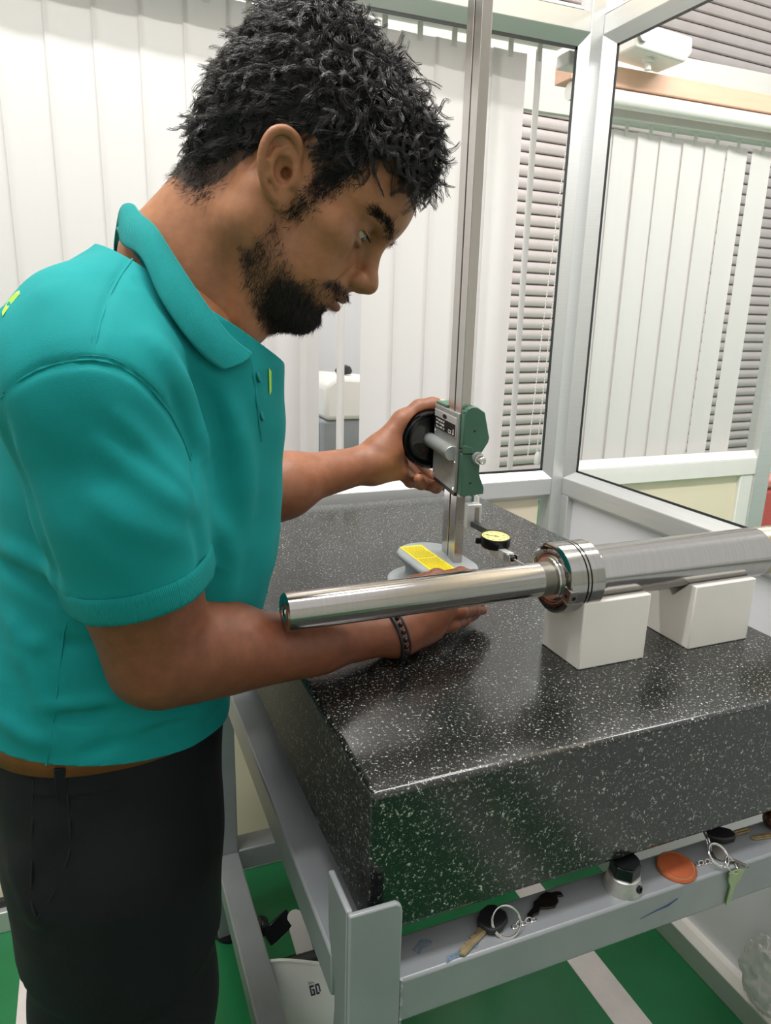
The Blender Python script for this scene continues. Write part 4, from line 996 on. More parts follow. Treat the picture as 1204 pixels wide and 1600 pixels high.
def beard_density(p):
    x, y, z = p[:, 0], p[:, 1], p[:, 2]
    m = beard_mask(p)
    chin = smooth(.030, .062, x)*smooth(.058, .078, -z); jaw = smooth(-.050, -.068, z)*smooth(.045, .015, x)*.8
    must = smooth(.076, .086, x)*smooth(-.050, -.044, z)*smooth(-.0325, -.036, z)
    cheek = .30
    return m*np.clip(cheek+chin+jaw*.45+must*.9, 0, 1)
bd = beard_density(hP)
lipm = np.exp(-((hP[:, 2]+.0512)/.0105)**4-(np.abs(hP[:, 1])/.0215)**4)*smooth(.086, .092, hP[:, 0])
tint = BASE[None]*(1+.10*vnoise(hP, 60, 3)[:, None])
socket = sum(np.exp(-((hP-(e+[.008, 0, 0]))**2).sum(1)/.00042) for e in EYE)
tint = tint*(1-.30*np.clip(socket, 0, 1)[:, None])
redd = np.exp(-((hP-[.106, 0, -.02])**2).sum(1)/.0002); tint = tint*(1-.05*redd[:, None])
tint = tint*(1-lipm[:, None])+LIP*lipm[:, None]
sb_ = np.exp(-((hP[:, 0]-np.interp(hP[:, 2], [-.05, -.01, .03, .05], [.020, .0265, .0320, .036]))/np.interp(hP[:, 2], [-.05, 0, .04], [.005, .0075, .0105]))**2)*smooth(-.052, .005, hP[:, 2])*smooth(.062, .045, hP[:, 2])*(np.abs(hP[:, 1]) > .04)*(np.abs(hP[:, 1]) < .080)*(hP[:, 0] > .013)*np.interp(hP[:, 2], [-.045, .0, .03], [.10, .35, .7])
tint = tint*(1-sb_[:, None])+BEARD*sb_[:, None]
tint = tint*(1-.80*bd[:, None])+BEARD*.80*bd[:, None]
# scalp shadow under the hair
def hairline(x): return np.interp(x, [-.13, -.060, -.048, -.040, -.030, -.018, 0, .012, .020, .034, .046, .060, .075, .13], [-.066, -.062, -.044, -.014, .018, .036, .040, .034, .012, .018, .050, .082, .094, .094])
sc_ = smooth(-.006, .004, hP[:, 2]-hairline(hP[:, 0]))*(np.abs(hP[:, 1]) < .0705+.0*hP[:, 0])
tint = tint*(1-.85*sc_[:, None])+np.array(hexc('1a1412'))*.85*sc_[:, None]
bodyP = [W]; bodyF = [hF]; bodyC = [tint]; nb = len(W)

# ---------------- arms and hands (world frame)
def atz(px, py, z): d_ = at(px, py, 1)-CAM; return CAM+d_*((z-CAM[2])/d_[2])
SR = at(145, 620, .60); ER = at(250, 1031, .70); WR = atz(600, 990, .031)
SL = np.array([-.15, .49, .33]); EL = np.array([-.060, .485, .150]); WL = at(578, 724, 1.125)
def bb(pts, pad): P = np.array(pts); return P.min(0)-pad, P.max(0)+pad
# right arm
lo, hi = bb([SR*.35+ER*.65, ER, WR, atz(764, 930, .03)], .075)
a = Vol(lo, hi, .0015)
a.cap(SR, ER, .062, .043, .02)
a.cap(SR*.5+ER*.5+CR*.022, ER*.9+SR*.1+CR*.018, .036, .030, .02)
a.cap(ER, ER*.35+WR*.65, .042, .033, .02); a.cap(ER*.35+WR*.65, WR, .033, .0265, .02, flat=(CW, 1.15))
a.ell(ER+(WR-ER)*.20+CU*.012, (.052, .045, .040), .03)
a.cap(SR*.55+ER*.45-CR*.016, ER-CR*.012+CU*.004, .050, .034, .02)
a.cap(ER-CR*.010, ER-CR*.019-CU*.012, .024, .016, .02)                          # elbow point
a.cap(ER+(WR-ER)*.12-CU*.008, ER+(WR-ER)*.55-CU*.008, .030, .024, .02)
# right hand, palm down across the front of the gauge base
M5, M4, M3, M2 = atz(676, 981, .028), atz(684, 958, .045), atz(686, 930, .062), atz(682, 906, .070)
for m, r0 in ((M5, .0150), (M4, .0150), (M3, .0155), (M2, .0155)):
    a.cap(WR*.75+m*.25+(m-M4)*.12, m, .0205, r0*.95, .016, flat=(CU*.6+CW*.5, 1.1))
a.cap(WR+CR*.02, (M3+M4)/2, .025, .021, .02)
for m in (M5, M4, M3, M2): a.ell(m+CU*.003, (.0105, .0105, .0105), .008)
FR_ = [([M5, atz(706, 976, .026), atz(724, 969, .021), atz(741, 961, .014)], [.0098, .0086, .0076, .0066]),
       ([M4, atz(718, 955, .042), atz(738, 952, .031), atz(753, 953, .020)], [.0102, .0092, .0082, .0070]),
       ([M3, atz(728, 926, .060), atz(750, 926, .048), atz(764, 932, .034)], [.0105, .0095, .0085, .0074]),
       ([M2, atz(720, 897, .070), atz(740, 900, .060), atz(752, 908, .046)], [.0105, .0095, .0085, .0074])]
for pts, rad in FR_:
    a.chain(pts, rad, .0035)
    for p, r in zip(pts[1:3], rad[1:3]): a.ell(p, (r*1.06,)*3, .003)
    d_ = pts[3]-pts[2]; d_ /= np.linalg.norm(d_)
TH_ = [WR+CR*.025+CU*.012+CW*.012, atz(648, 917, .048), atz(668, 908, .052), atz(684, 905, .052)]
a.chain(TH_, [.020, .0145, .011, .0085], .010)
a.cap(M5*.55+WR*.45-CU*.006, M5*.9+WR*.1-CU*.004, .016, .013, .012)                      # heel of the hand
for i in range(3):                                                                       # tendons and knuckle dips
    m = (M5, M4, M3)[i]; n_ = (M4, M3, M2)[i]
    a.cap(m*.55+n_*.45+CU*.012, (m*.5+n_*.5)*.6+WR*.4+CU*.016, .0030, .0022, .008, 'sub')
aP, aF = a.mesh(); aP = relax(aP, aF, 1)
def arm_tint(P, base):
    return base[None]*(1+.10*vnoise(P, 45, 8)[:, None]+.06*vnoise(P, 160, 9)[:, None])
def add_body(P, F, C):
    global nb
    bodyP.append(P); bodyF.append(F+nb); bodyC.append(C); nb += len(P)
ct = arm_tint(aP, ARM)
for pts, rad in FR_:                                                                     # paler finger pads and nails
    e = pts[3]; ct = ct*(1+.55*np.exp(-((aP-e)**2).sum(1)/.00005)[:, None]*np.array([1, .95, .9]))
add_body(aP, aF, ct)
# left forearm and the hand round the black wheel
lo, hi = bb([EL, WL, at(715, 625, 1.14), at(700, 770, 1.25)], .05)
b = Vol(lo, hi, .0015)
b.cap(EL, EL*.55+WL*.45, .046, .039, .02); b.cap(EL*.55+WL*.45, WL, .039, .0275, .03, flat=(CW, 1.2))
b.ell(EL+(WL-EL)*.35-CU*.012, (.055, .04, .036), .03)
PA, PB, PC = at(598, 708, 1.135), at(620, 722, 1.160), at(608, 690, 1.165)
b.cap(WL, PA, .0260, .024, .02); b.cap(PA, PB, .024, .018, .02); b.cap(PA, PC, .024, .018, .02)
b.cap(WL+CR*.008-CU*.012, at(624, 738, 1.145), .0185, .0125, .018)                       # heel, little finger side
b.cap(at(598, 722, 1.115), at(616, 702, 1.122), .0175, .0135, .016)                      # ball of the thumb
TL_ = [at(596, 700, 1.125), at(630, 658, 1.130), at(655, 638, 1.136), at(675, 633.5, 1.138), at(690, 633.5, 1.136)]
b.chain(TL_, [.022, .0168, .0124, .0112, .0090], .010)
b.cap(at(612, 698, 1.14), at(640, 662, 1.165), .014, .010, .016)                          # web towards the index finger
FL_ = [([at(618, 730, 1.165), at(641, 752, 1.180), at(658, 756, 1.158), at(654, 748, 1.128)], [.0125, .0098, .0090, .0082]),
       ([at(624, 720, 1.180), at(656, 754, 1.200), at(681, 761, 1.180), at(688, 754, 1.138)], [.0130, .0104, .0096, .0086]),
       ([at(628, 708, 1.190), at(670, 746, 1.212), at(700, 760, 1.200), at(712, 754, 1.180)], [.0130, .0104, .0094, .0082]),
       ([at(630, 692, 1.192), at(674, 708, 1.215), at(704, 720, 1.222), at(720, 728, 1.222)], [.0130, .0104, .0094, .0080])]
for pts, rad in FL_:
    b.chain(pts, rad, .004)
    for p, r in zip(pts[1:3], rad[1:3]): b.ell(p, (r*1.05,)*3, .003)
# keep the wheel clear of the hand
def wheel(x, y, z):
    dx, dy, dz = x-WC[0], y-WC[1], z-WC[2]; t = dx*E1[0]+dy*E1[1]; q = np.sqrt(np.maximum(dx*dx+dy*dy+dz*dz-t*t, 0)); 
    return np.maximum(q-.0466, np.maximum(t-.0185, -.03-t)).astype(np.float32)
b.op(wheel, WC-.055, WC+.055, .002, 'sub')
bP, bF = b.mesh(); bP = relax(bP, bF, 1)
cb = arm_tint(bP, np.array(hexc('8d5a40')))
pal = np.exp(-((bP-at(618, 742, 1.115))**2).sum(1)/.0006)[:, None]; cb = cb*(1-pal)+np.array(hexc('b98755'))*pal
for pts, rad in FL_: cb = cb*(1+.45*np.exp(-((bP-pts[3])**2).sum(1)/.00006)[:, None])
add_body(bP, bF, cb)
# finger nails
nailm = mat('finger_nail', 'd3a996', .28, 0, .05, 80)
def nail(p, d, up, L, w, r):
    d = np.array(d, float); d /= np.linalg.norm(d); up = np.array(up, float); up -= d*(d@up); up /= np.linalg.norm(up); sd = np.cross(d, up); V = []
    n, m = 7, 6
    for i in range(n):
        for j in range(m):
            u = (i/(n-1)-.5)*L; q = (j/(m-1)-.5)*2; ww = w*(1-.25*abs(i/(n-1)-.5)**2*4*.8); aa = q*1.0
            V.append(np.array(p)+d*u+sd*math.sin(aa)*ww/1.68+up*((math.cos(aa)-1)*w*.62+r+.0007))
    F = [(i*m+j, i*m+j+1, (i+1)*m+j+1, (i+1)*m+j) for i in range(n-1) for j in range(m-1)]
    return V, F
nm = MB()
for (pts, rad), up in ((FR_[0], CU*.8-CW*.45), (FR_[1], CU*.9-CW*.4), (FL_[0], CU*.5-CW*.8), (FL_[1], CU*.5-CW*.8)):
    d_ = pts[3]-pts[2]; d_ = d_/np.linalg.norm(d_)
    nm.add(*nail(pts[3]+d_*.0012, d_, up, .0095, .0078, rad[3]*1.02))
d_ = TL_[4]-TL_[3]; nm.add(*nail(TL_[4]-d_*.15, d_, CU*.80-CW*.55, .0140, .0112, .0096))

# torso, upper arms and legs under the clothes, coarser
TS = [(-.30, -.212, .118, .330, .158), (-.16, -.210, .129, .330, .162), (-.10, -.211, .133, .330, .162), (-.02, -.208, .134, .330, .153), (.055, -.187, .149, .330, .150), (.09, -.174, .148, .330, .151), (.13, -.164, .149, .330, .153),
      (.17, -.157, .148, .330, .157), (.23, -.153, .145, .328, .162), (.29, -.147, .142, .325, .164), (.35, -.143, .136, .320, .155), (.395, -.148, .126, .311, .132), (.432, -.146, .080, .305, .104), (.458, -.132, .052, .300, .078), (.483, -.112, .040, .295, .06), (.50, -.10, .035, .29, .05)]
TSa = np.array(TS)
def torso(off, zlo=-.16, zhi=.50):
    def f(x, y, z):
        q = [np.interp(z, TSa[:, 0], TSa[:, i]) for i in range(1, 5)]
        cx, a_, cy, b_ = q; a_ = a_+off; b_ = b_+off
        e = ((np.abs(x-cx)/a_)**2.3+(np.abs(y-cy)/b_)**2.3)**(1/2.3)
        d = (e-1)*np.minimum(a_, b_)*.9
        return np.maximum(d, np.maximum(z-zhi, zlo-z)).astype(np.float32)
    return f
c = Vol((-.42, .02, ZF+.02), (.02, .56, .52), .006)
c.op(torso(-.014, -.16, .430), (-.4, .05, -.17), (.02, .5, .5), .0, pad=.03)
c.cap(SR, ER*.6+SR*.4, .055, .045, .03); c.cap(SL, EL, .055, .040, .03); c.cap(SR+[.0, .05, .02], SL-[.0, .05, -.02], .055, .055, .05)
c.cap(at(292, 462, .735), (-.14, .30, .40), .040, .050, .04)
for y in (.245, .415): c.chain([(-.212, y, -.14), (-.222, y, -.46), (-.225, y, -.86)], [.068, .060, .042], .03)
cP, cF = c.mesh(); add_body(cP, cF, np.repeat(BASE[None], len(cP), 0))
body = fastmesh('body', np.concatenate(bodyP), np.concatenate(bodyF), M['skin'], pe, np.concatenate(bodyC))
part('finger_nails', nm, nailm, pe, smooth=60)

# ---------------- eyes
for e, s in zip(EYE, (-1, 1)):
    c0 = h2w(e); look = h2w(e+np.array([.9, s*-.02, -.40]))-c0; look /= np.linalg.norm(look)
    ey = part('eye', MB().sphere(c0, .0129*HS, 28, 18), mat('eye_white', 'ab9c86', .15, 0, .02, 40, coat=.4), pe)
    part('iris', MB().lathe([(.0106*HS, .0075*HS), (.0119*HS, .0060*HS), (.01290*HS, .0030*HS), (.01325*HS, 0)], c0, look, 24, False), mat('dark_brown_iris', '1c110b', .1, 0, .2, 200, coat=.6), ey)

# ---------------- hair: a lumpy mass with curls, beard, brows, lashes
g = Vol((-.155, -.105, -.075), (.130, .105, .195), .0022)
g.ell((-.020, 0, .056), (.104, .0815, .082), .02)
g.ell((-.052, 0, .028), (.066, .074, .072), .02)
g.ell((-.068, 0, -.018), (.034, .058, .040), .02)
g.ell((-.058, 0, .092), (.066, .064, .058), .015)
g.ell((.008, 0, .090), (.066, .067, .048), .015)
g.ell((.044, 0, .090), (.036, .058, .036), .015)
for s in (-1, 1): g.ell((.026, s*.048, .064), (.046, .028, .038), .015)
for p, r in (((.064, -.01, .090), .024), ((.071, -.028, .074), .018), ((.075, .012, .070), .018), ((.062, -.038, .080), .020), ((.050, -.030, .104), .022), ((-.075, -.005, .130), .022), ((-.096, -.01, .106), .022), ((-.045, .0, .134), .020), ((.030, -.02, .116), .020), ((-.005, -.02, .124), .020)):
    g.ell(p, (r,)*3, .010)
X, Y, Z = np.meshgrid(*g.ax, indexing='ij')
g.V += (.0035*np.sin(X*190+3*np.sin(Y*120))*np.sin(Z*170+1.3)*np.cos(Y*150+.7)+.0022*np.sin(X*420+1)*np.sin(Y*380)*np.sin(Z*400)).astype(np.float32)
hl_ = hairline(X); frontcut = np.interp(X, [.04, .06, .08, .10, .13], [.0, .0, -.014, -.026, -.030])
cut = (hl_+frontcut-Z).astype(np.float32)
g.V = np.maximum(g.V, cut*.75)
del X, Y, Z, hl_, frontcut, cut
gP, gF = g.mesh(); gP = relax(gP, gF, 1); gN = g.grad(gP)
hair = fastmesh('hair', h2w(gP-gN*.0022), gF, mat('hair_undercoat', '0e0c0c', .75, 0, .3, 200, .4, 500), pe)
rs = np.random.RandomState(11)
def head_inside(p):
    u = np.clip(((p-headvol.lo)/headvol.h).astype(int), 0, headvol.n-1); return headvol.V[tuple(u.T)]
out = head_inside(gP) > .0015
cand = np.where(out)[0]
NG, CH = 3000, 9                                   # guide curves and the hairs of each lock
sel = rs.choice(cand, NG)
P0 = gP[sel]; N0 = gN[sel]
topness = smooth(.045, .105, P0[:, 2]+.50*P0[:, 0])[:, None]
flow = np.stack([np.full(NG, -.45), P0[:, 1]*0, np.full(NG, -.9)], 1)*(1-topness)+topness*np.stack([.85+0*P0[:, 0], .25*np.sign(P0[:, 1]), -.1+0*P0[:, 0]], 1)
flow = flow+rs.normal(scale=.40, size=flow.shape); flow -= N0*(flow*N0).sum(1, keepdims=True); flow /= np.linalg.norm(flow, axis=1, keepdims=True)
sd = np.cross(N0, flow); K = 11; t = np.linspace(0, 1, K)[None, :, None]
Ls = (.013+.010*rs.rand(NG, 1, 1))*(1+.9*topness[:, None]); cr = (.0012+.0034*topness[:, None]*(.4+rs.rand(NG, 1, 1))); ph = rs.rand(NG, 1, 1)*6.28; turns = (.7+.75*rs.rand(NG, 1, 1))*6.28
lift = .0003+.0035*topness[:, None]*rs.rand(NG, 1, 1)
guide = P0[:, None]-N0[:, None]*.0020+flow[:, None]*Ls*t+sd[:, None]*cr*(np.cos(ph+turns*t)-np.cos(ph))+N0[:, None]*(cr*(np.sin(ph+turns*t)-np.sin(ph))*.75+lift*np.sin(math.pi*.85*t))
spread = (.0036*(1-.45*t))[:, None]*np.ones((NG, CH, K, 1)); off = rs.normal(size=(NG, CH, 1, 3)); off /= np.linalg.norm(off, axis=3, keepdims=True); off *= rs.rand(NG, CH, 1, 1)**.5
paths = (guide[:, None]+off*spread+rs.normal(scale=.00025, size=(NG, CH, K, 3))).reshape(NG*CH, K, 3)
strands('hair_curls', h2w(paths), .00032, .00014, M['hair'], hair)
# longer stray curls round the crown and the fringe
fr = cand[(gP[cand][:, 2] > .118) | ((gP[cand][:, 0] > .060) & (gP[cand][:, 2] > .045))]; sel = rs.choice(fr, 700); P0 = gP[sel]; N0 = gN[sel]
T0 = rs.normal(size=P0.shape); T0 -= N0*(T0*N0).sum(1, keepdims=True); T0 /= np.linalg.norm(T0, axis=1, keepdims=True); K = 14; t = np.linspace(0, 1, K)[None, :, None]
R0 = .0035+.0065*rs.rand(len(sel), 1, 1); an = (2.6+2.6*rs.rand(len(sel), 1, 1)); dr = rs.normal(scale=.004, size=(len(sel), 1, 3))
paths = P0[:, None]-N0[:, None]*.001+T0[:, None]*R0*np.sin(an*t)+N0[:, None]*R0*(1-np.cos(an*t))*.85+dr*t
strands('stray_curls', h2w(paths), .00036, .00014, M['hair'], hair)
# nape and sideburn: fine short hair on the skin
def on_skin(weight, n, L, drop, r0, r1, name, spread=.35, lift=.35):
    w = weight/weight.sum(); sel = rs.choice(len(hP), n, p=w); P0 = hP[sel]+rs.normal(scale=.0006, size=(n, 3)); N0 = hN[sel]
    D = np.array(drop)[None]+rs.normal(scale=spread, size=(n, 3)); D -= N0*(D*N0).sum(1, keepdims=True); D /= np.linalg.norm(D, axis=1, keepdims=True); D = D+N0*lift
    Lr = L*(.5+rs.rand(n, 1, 1)); t = np.linspace(0, 1, 5)[None, :, None]; bend = rs.normal(scale=.25, size=(n, 1, 3))
    return strands(name, h2w(P0[:, None]+D[:, None]*Lr*t+bend*Lr*t*t), r0, r1, M['stubble'], pe)
hx_, hy_, hz_ = hP.T
sxc = np.interp(hz_, [-.05, -.01, .03, .05], [.020, .0265, .0320, .036])
side = np.exp(-((hx_-sxc)/np.interp(hz_, [-.05, 0, .04], [.005, .0075, .0105]))**2)*smooth(-.052, .005, hz_)*smooth(.060, .040, hz_)*(np.abs(hy_) > .04)*(np.abs(hy_) < .080)*(hx_ > .013)*np.interp(hz_, [-.045, .0, .03], [.15, .5, 1])
nape = smooth(-.075, -.045, hz_)*smooth(-.020, -.045, hz_)*smooth(-.035, -.060, hx_)
on_skin(side*2.2+.6*nape*(np.abs(hy_) < .068)+1e-9, 4200, .0055, (-.1, 0, -1), .00024, .00010, 'sideburn')
on_skin(bd**1.6*(hy_ < .03)+.3*bd**1.6, 6500, .0052, (.30, 0, -1), .00024, .00009, 'beard')
brow = np.zeros(len(hP))
for s in (-1, 1):
    zc = np.interp(np.abs(hy_), [.008, .022, .038, .052], [.0250, .0300, .0330, .0300]); brow += np.exp(-((hz_-zc)/.0030)**2)*smooth(.008, .014, s*hy_)*smooth(.060, .050, s*hy_)*(hx_ > .04)*(1+1.2*smooth(.02, .05, s*hy_))
on_skin(brow+1e-12, 1000, .0055, (-.25, -.9, .25), .00026, .00010, 'eyebrows', .3, .22)
lm = []
for e, s in zip(EYE, (-1, 1)):
    for i in range(26):
        u = i/25; p = e+np.array([.0142-.0036*u, s*(-.0100+.0225*u), .0016]); lm.append([p+np.array([.0036, s*.002*u, -.0030])*q+np.array([0, 0, .0026])*q*q for q in np.linspace(0, 1, 5)])
strands('eyelashes', h2w(np.array(lm)), .00020, .0001, M['stubble'], pe)
# ---------------- polo shirt
def hitvol(V, px, py, t0=.35, t1=1.25):
    t = np.arange(t0, t1, .0015)[:, None]; P = CAM+t*(at(px, py, 1)-CAM); u = np.round((P-V.lo)/V.h).astype(int); ok = ((u >= 0) & (u < V.n)).all(1)
    d = np.full(len(P), 1.0); d[ok] = V.V[tuple(u[ok].T)]; k = np.where(d < 0)[0]
    return P[k[0]] if len(k) else None
AX = ER-SR; AX /= np.linalg.norm(AX)
HEM = at(218, 915, .668)                                      # middle of the right sleeve opening
s_hem = AX@HEM
sv = Vol((-.42, .02, -.085), (.06, .60, .53), .0025)
sv.op(torso(.006, -.080, .515), (-.36, .11, -.08), (.03, .53, .52), 0, pad=.03)
sv.cap(SR+[-.01, .06, .045], SR+[.0, .01, .0], .055, .062, .04)
sv.cap((-.135, .30, .400), SR+[.0, .03, .02], .046, .052, .05)
CLR = (AX, s_hem)
sv.cap(SR+[-.005, .03, -.0], SR*.62+ER*.38, .066, .066, .035, clip=CLR)
sv.cap(SR*.62+ER*.38, HEM+AX*.03, .066, .067, .02, clip=CLR)
AXL = (EL-SL)/np.linalg.norm(EL-SL); HEML = SL+(EL-SL)*.72; CLL = (AXL, AXL@HEML)
sv.cap(SL+[0, -.04, .0], SL, .064, .064, .04); sv.cap(SL, HEML+AXL*.03, .064, .060, .03, clip=CLL)
sv.cap((-.135, .31, .400), SL+[0, -.02, .02], .046, .052, .05)
# folds: (pixels of the polyline, height, width)
FOLDS = [([(300, 800), (312, 850), (322, 905)], -.0030, .010), ([(262, 600), (300, 700), (309, 790)], -.0028, .007),
         ([(150, 690), (215, 740), (300, 800)], .0035, .010), ([(175, 640), (250, 720), (300, 770)], .003, .008), ([(120, 760), (210, 830), (305, 850)], .002, .012),
         ([(0, 640), (15, 700), (60, 830), (105, 960)], -.0035, .010), ([(225, 520), (290, 610), (325, 720)], .004, .012), ([(290, 560), (335, 640), (350, 760)], -.004, .011), ([(345, 600), (380, 700), (385, 820)], .004, .012),
         ([(330, 800), (365, 870), (350, 945)], .003, .012), ([(0, 880), (60, 915), (110, 960)], -.005, .009), ([(0, 850), (60, 880), (115, 930)], .004, .010),
         ([(20, 1000), (60, 1060), (78, 1120)], .003, .012), ([(85, 1118), (135, 1122), (175, 1105)], -.004, .007), ([(70, 1105), (140, 1098), (210, 1085)], .003, .008), ([(95, 1000), (140, 1010), (170, 1000)], -.003, .007),
         ([(170, 1165), (250, 1125), (330, 1098)], .003, .009), ([(120, 1180), (220, 1150), (300, 1120)], -.003, .008), ([(0, 1120), (40, 1150), (80, 1160)], .003, .010), ([(10, 960), (40, 1000), (70, 1010)], .003, .010),
         ([(60, 470), (110, 440), (165, 400)], .0015, .02), ([(190, 430), (240, 500), (265, 560)], .002, .012),
         ([(5, 620), (60, 575), (140, 562), (205, 582), (265, 645), (298, 715)], -.0018, .004), ([(205, 400), (165, 470), (145, 562)], -.0012, .004)]
def folds(V, L, gain=1.0):
    for pl, amp, w in L:
        pts = [hitvol(V, *p) for p in np.array([(np.interp(t_, range(len(pl)), [q[0] for q in pl]), np.interp(t_, range(len(pl)), [q[1] for q in pl])) for t_ in np.linspace(0, len(pl)-1, 5*len(pl))])]
        pts = [p for p in pts if p is not None]
        if len(pts) < 4: continue
        pts = np.array(pts)
        for _ in range(4): pts[1:-1] = (pts[:-2]+2*pts[1:-1]+pts[2:])/4
        r = V.sub(pts.min(0)-2.6*w, pts.max(0)+2.6*w)
        if r is None: continue
        sl, (x, y, z) = r; best = None; n_ = len(pts)-1
        for i in range(n_):
            A_, B_ = pts[i], pts[i+1]; ab = B_-A_; L2 = max(ab@ab, 1e-9)
            lo_ = np.minimum(A_, B_)-2.6*w; hi_ = np.maximum(A_, B_)+2.6*w; q_ = V.sub(lo_, hi_)
            if q_ is None: continue
            s2, (x2, y2, z2) = q_; dx, dy, dz = x2-A_[0], y2-A_[1], z2-A_[2]; tc = np.clip((dx*ab[0]+dy*ab[1]+dz*ab[2])/L2, 0, 1)
            q = (dx-tc*ab[0])**2+(dy-tc*ab[1])**2+(dz-tc*ab[2])**2
            if best is None: best = np.zeros(V.V[sl].shape, np.float32)
            u = (i+tc)/n_; val = np.exp(-q/w**2)*np.minimum(1, np.minimum(u, 1-u)*4+.15)
            loc = tuple(slice(s2[k].start-sl[k].start, s2[k].stop-sl[k].start) for k in range(3))
            best[loc] = np.maximum(best[loc], val)
        if best is not None: V.V[sl] -= amp*gain*best
folds(sv, FOLDS, 1.7)
X, Y, Z = np.meshgrid(*sv.ax, indexing='ij')
sv.V += (.0011*np.sin(55*X+38*Z+2*np.sin(31*Y))*np.sin(47*Z-29*Y+1)).astype(np.float32)
del X, Y, Z
sP, sF = sv.mesh(); sP = relax(sP, sF, 2)
SHV = sv
import bmesh
def bmesh_from(P, F):
    me = bpy.data.meshes.new('tmp'); me.vertices.add(len(P)); me.vertices.foreach_set('co', P.astype(np.float32).ravel()); me.loops.add(F.size); me.polygons.add(len(F))
    me.loops.foreach_set('vertex_index', F.astype(np.int32).ravel()); me.polygons.foreach_set('loop_start', np.arange(0, F.size, 4, dtype=np.int32)); me.update(calc_edges=True)
    bm = bmesh.new(); bm.from_mesh(me); bpy.data.meshes.remove(me); return bm
def cutp(bm, co, no, near=None, R=1):
    if near is None: geom = bm.verts[:]+bm.edges[:]+bm.faces[:]
    else:
        vs = [v_ for v_ in bm.verts if near(v_.co)]; S_ = set(vs); fs = {f for v_ in vs for f in v_.link_faces}; es = {e for f in fs for e in f.edges}; geom = list({q for f in fs for q in f.verts})+list(es)+list(fs)
    bmesh.ops.bisect_plane(bm, geom=geom, dist=1e-6, plane_co=co, plane_no=no, clear_outer=True)
fc_ = sP[sF].mean(1); fn_ = np.cross(sP[sF[:, 2]]-sP[sF[:, 0]], sP[sF[:, 3]]-sP[sF[:, 1]]); fn_ /= np.maximum(np.linalg.norm(fn_, axis=1), 1e-12)[:, None]
keep = np.ones(len(sF), bool)
for A_, S_, H_ in ((AX, SR, HEM), (AXL, SL, HEML)):           # open the sleeve ends
    rel = fc_-S_; tt = rel@A_; dist = np.linalg.norm(rel-tt[:, None]*A_, axis=1)
    keep &= ~((np.abs(fc_@A_-A_@H_) < .0045) & (np.abs(fn_@A_) > .6) & (dist < .080))
bm = bmesh_from(sP, sF[keep])
cutp(bm, (-.21, 0, -.030), (-.12, 0, -1))                                      # hem
cutp(bm, (-.090, .29, .402), (.527, 0, .85), lambda c: c.z > .30 and c.y > .17 and c.y < .43)      # neck
me = bpy.data.meshes.new('polo_shirt'); bm.to_mesh(me); bm.free()
me.transform(Matrix.Translation(-Vector(WLOC[pe])))
shirt = link('polo_shirt', me, M['teal'], pe, smooth=0); me.polygons.foreach_set('use_smooth', np.ones(len(me.polygons), bool))
shirt['label'] = 'teal polo shirt with ribbed collar'
sdm = shirt.modifiers.new('thick', 'SOLIDIFY'); sdm.thickness = .0018; sdm.offset = -1
# seams: thin raised threads lying on the cloth
def on_cloth(V, pl, n=40, lift=.0004):
    pl = np.array(pl, float); seg = np.linalg.norm(np.diff(pl, axis=0), axis=1); cu = np.r_[0, np.cumsum(seg)]; s_ = np.linspace(0, cu[-1], n)
    px = np.interp(s_, cu, pl[:, 0]); py = np.interp(s_, cu, pl[:, 1]); k = np.ones(5)/5
    o = []
    for a_, b_ in zip(px, py):
        h_ = hitvol(V, a_, b_)
        if h_ is not None: o.append(h_)
    o = np.array(o)
    if len(o) > 8:
        q = o.copy()
        for _ in range(3): q[1:-1] = (q[:-2]+q[1:-1]*2+q[2:])/4
        o = q
    return o+(CAM-o)/np.linalg.norm(CAM-o, axis=1)[:, None]*lift
def seam(V, pl, name, m, parent, r=.0009, n=40, lift=.0002):
    o = on_cloth(V, pl, n, lift)
    if len(o) > 2: part(name, MB().tube(o, r, 6), m, parent, smooth=60)
arm_pl = [(2, 622), (30, 595), (60, 577), (100, 566), (140, 562), (172, 566), (205, 582), (238, 610), (265, 645), (285, 685), (298, 720)]
seam(sv, arm_pl, 'armhole_seam', M['teal'], shirt, .0012, 60, .0006)
seam(sv, [(p[0]+2, p[1]-7) for p in arm_pl], 'stitching', M['teal_dark'], shirt, .0003, 60, .0004)
seam(sv, [(207, 405), (185, 435), (165, 475), (152, 520), (146, 560)], 'shoulder_seam', M['teal'], shirt, .0011, 30, .0006)
seam(sv, [(200, 405), (178, 435), (158, 475), (144, 520), (139, 557)], 'stitching', M['teal_dark'], shirt, .0003, 30, .0004)
seam(sv, [(108, 962), (100, 985), (92, 1060), (86, 1110), (78, 1165), (72, 1196)], 'side_seam', M['teal'], shirt, .0010, 40, .0004)
# ribbed cuff round the right arm
def ring_section(center, axis, V, n=72, rmax=.11):
    e = np.cross(axis, [.2, .1, 1.0]); e /= np.linalg.norm(e); g_ = np.cross(axis, e); out = []
    for k in range(n):
        th = 2*math.pi*k/n; d_ = e*math.cos(th)+g_*math.sin(th); r_ = np.arange(.02, rmax, .001)[:, None]; P = center+d_*r_; u = np.round((P-V.lo)/V.h).astype(int)
        ok = ((u >= 0) & (u < V.n)).all(1); q = np.full(len(P), 1.0); q[ok] = V.V[tuple(u[ok].T)]; j = np.where(q > 0)[0]; rr_ = r_[j[0], 0] if len(j) else rmax
        out.append((d_, min(rr_, .074)))
    R_ = np.array([o[1] for o in out])
    for _ in range(4): R_ = (np.roll(R_, 1)+2*R_+np.roll(R_, -1))/4
    return [o[0] for o in out], R_
D_, R_ = ring_section(HEM-AX*.012, AX, sv)
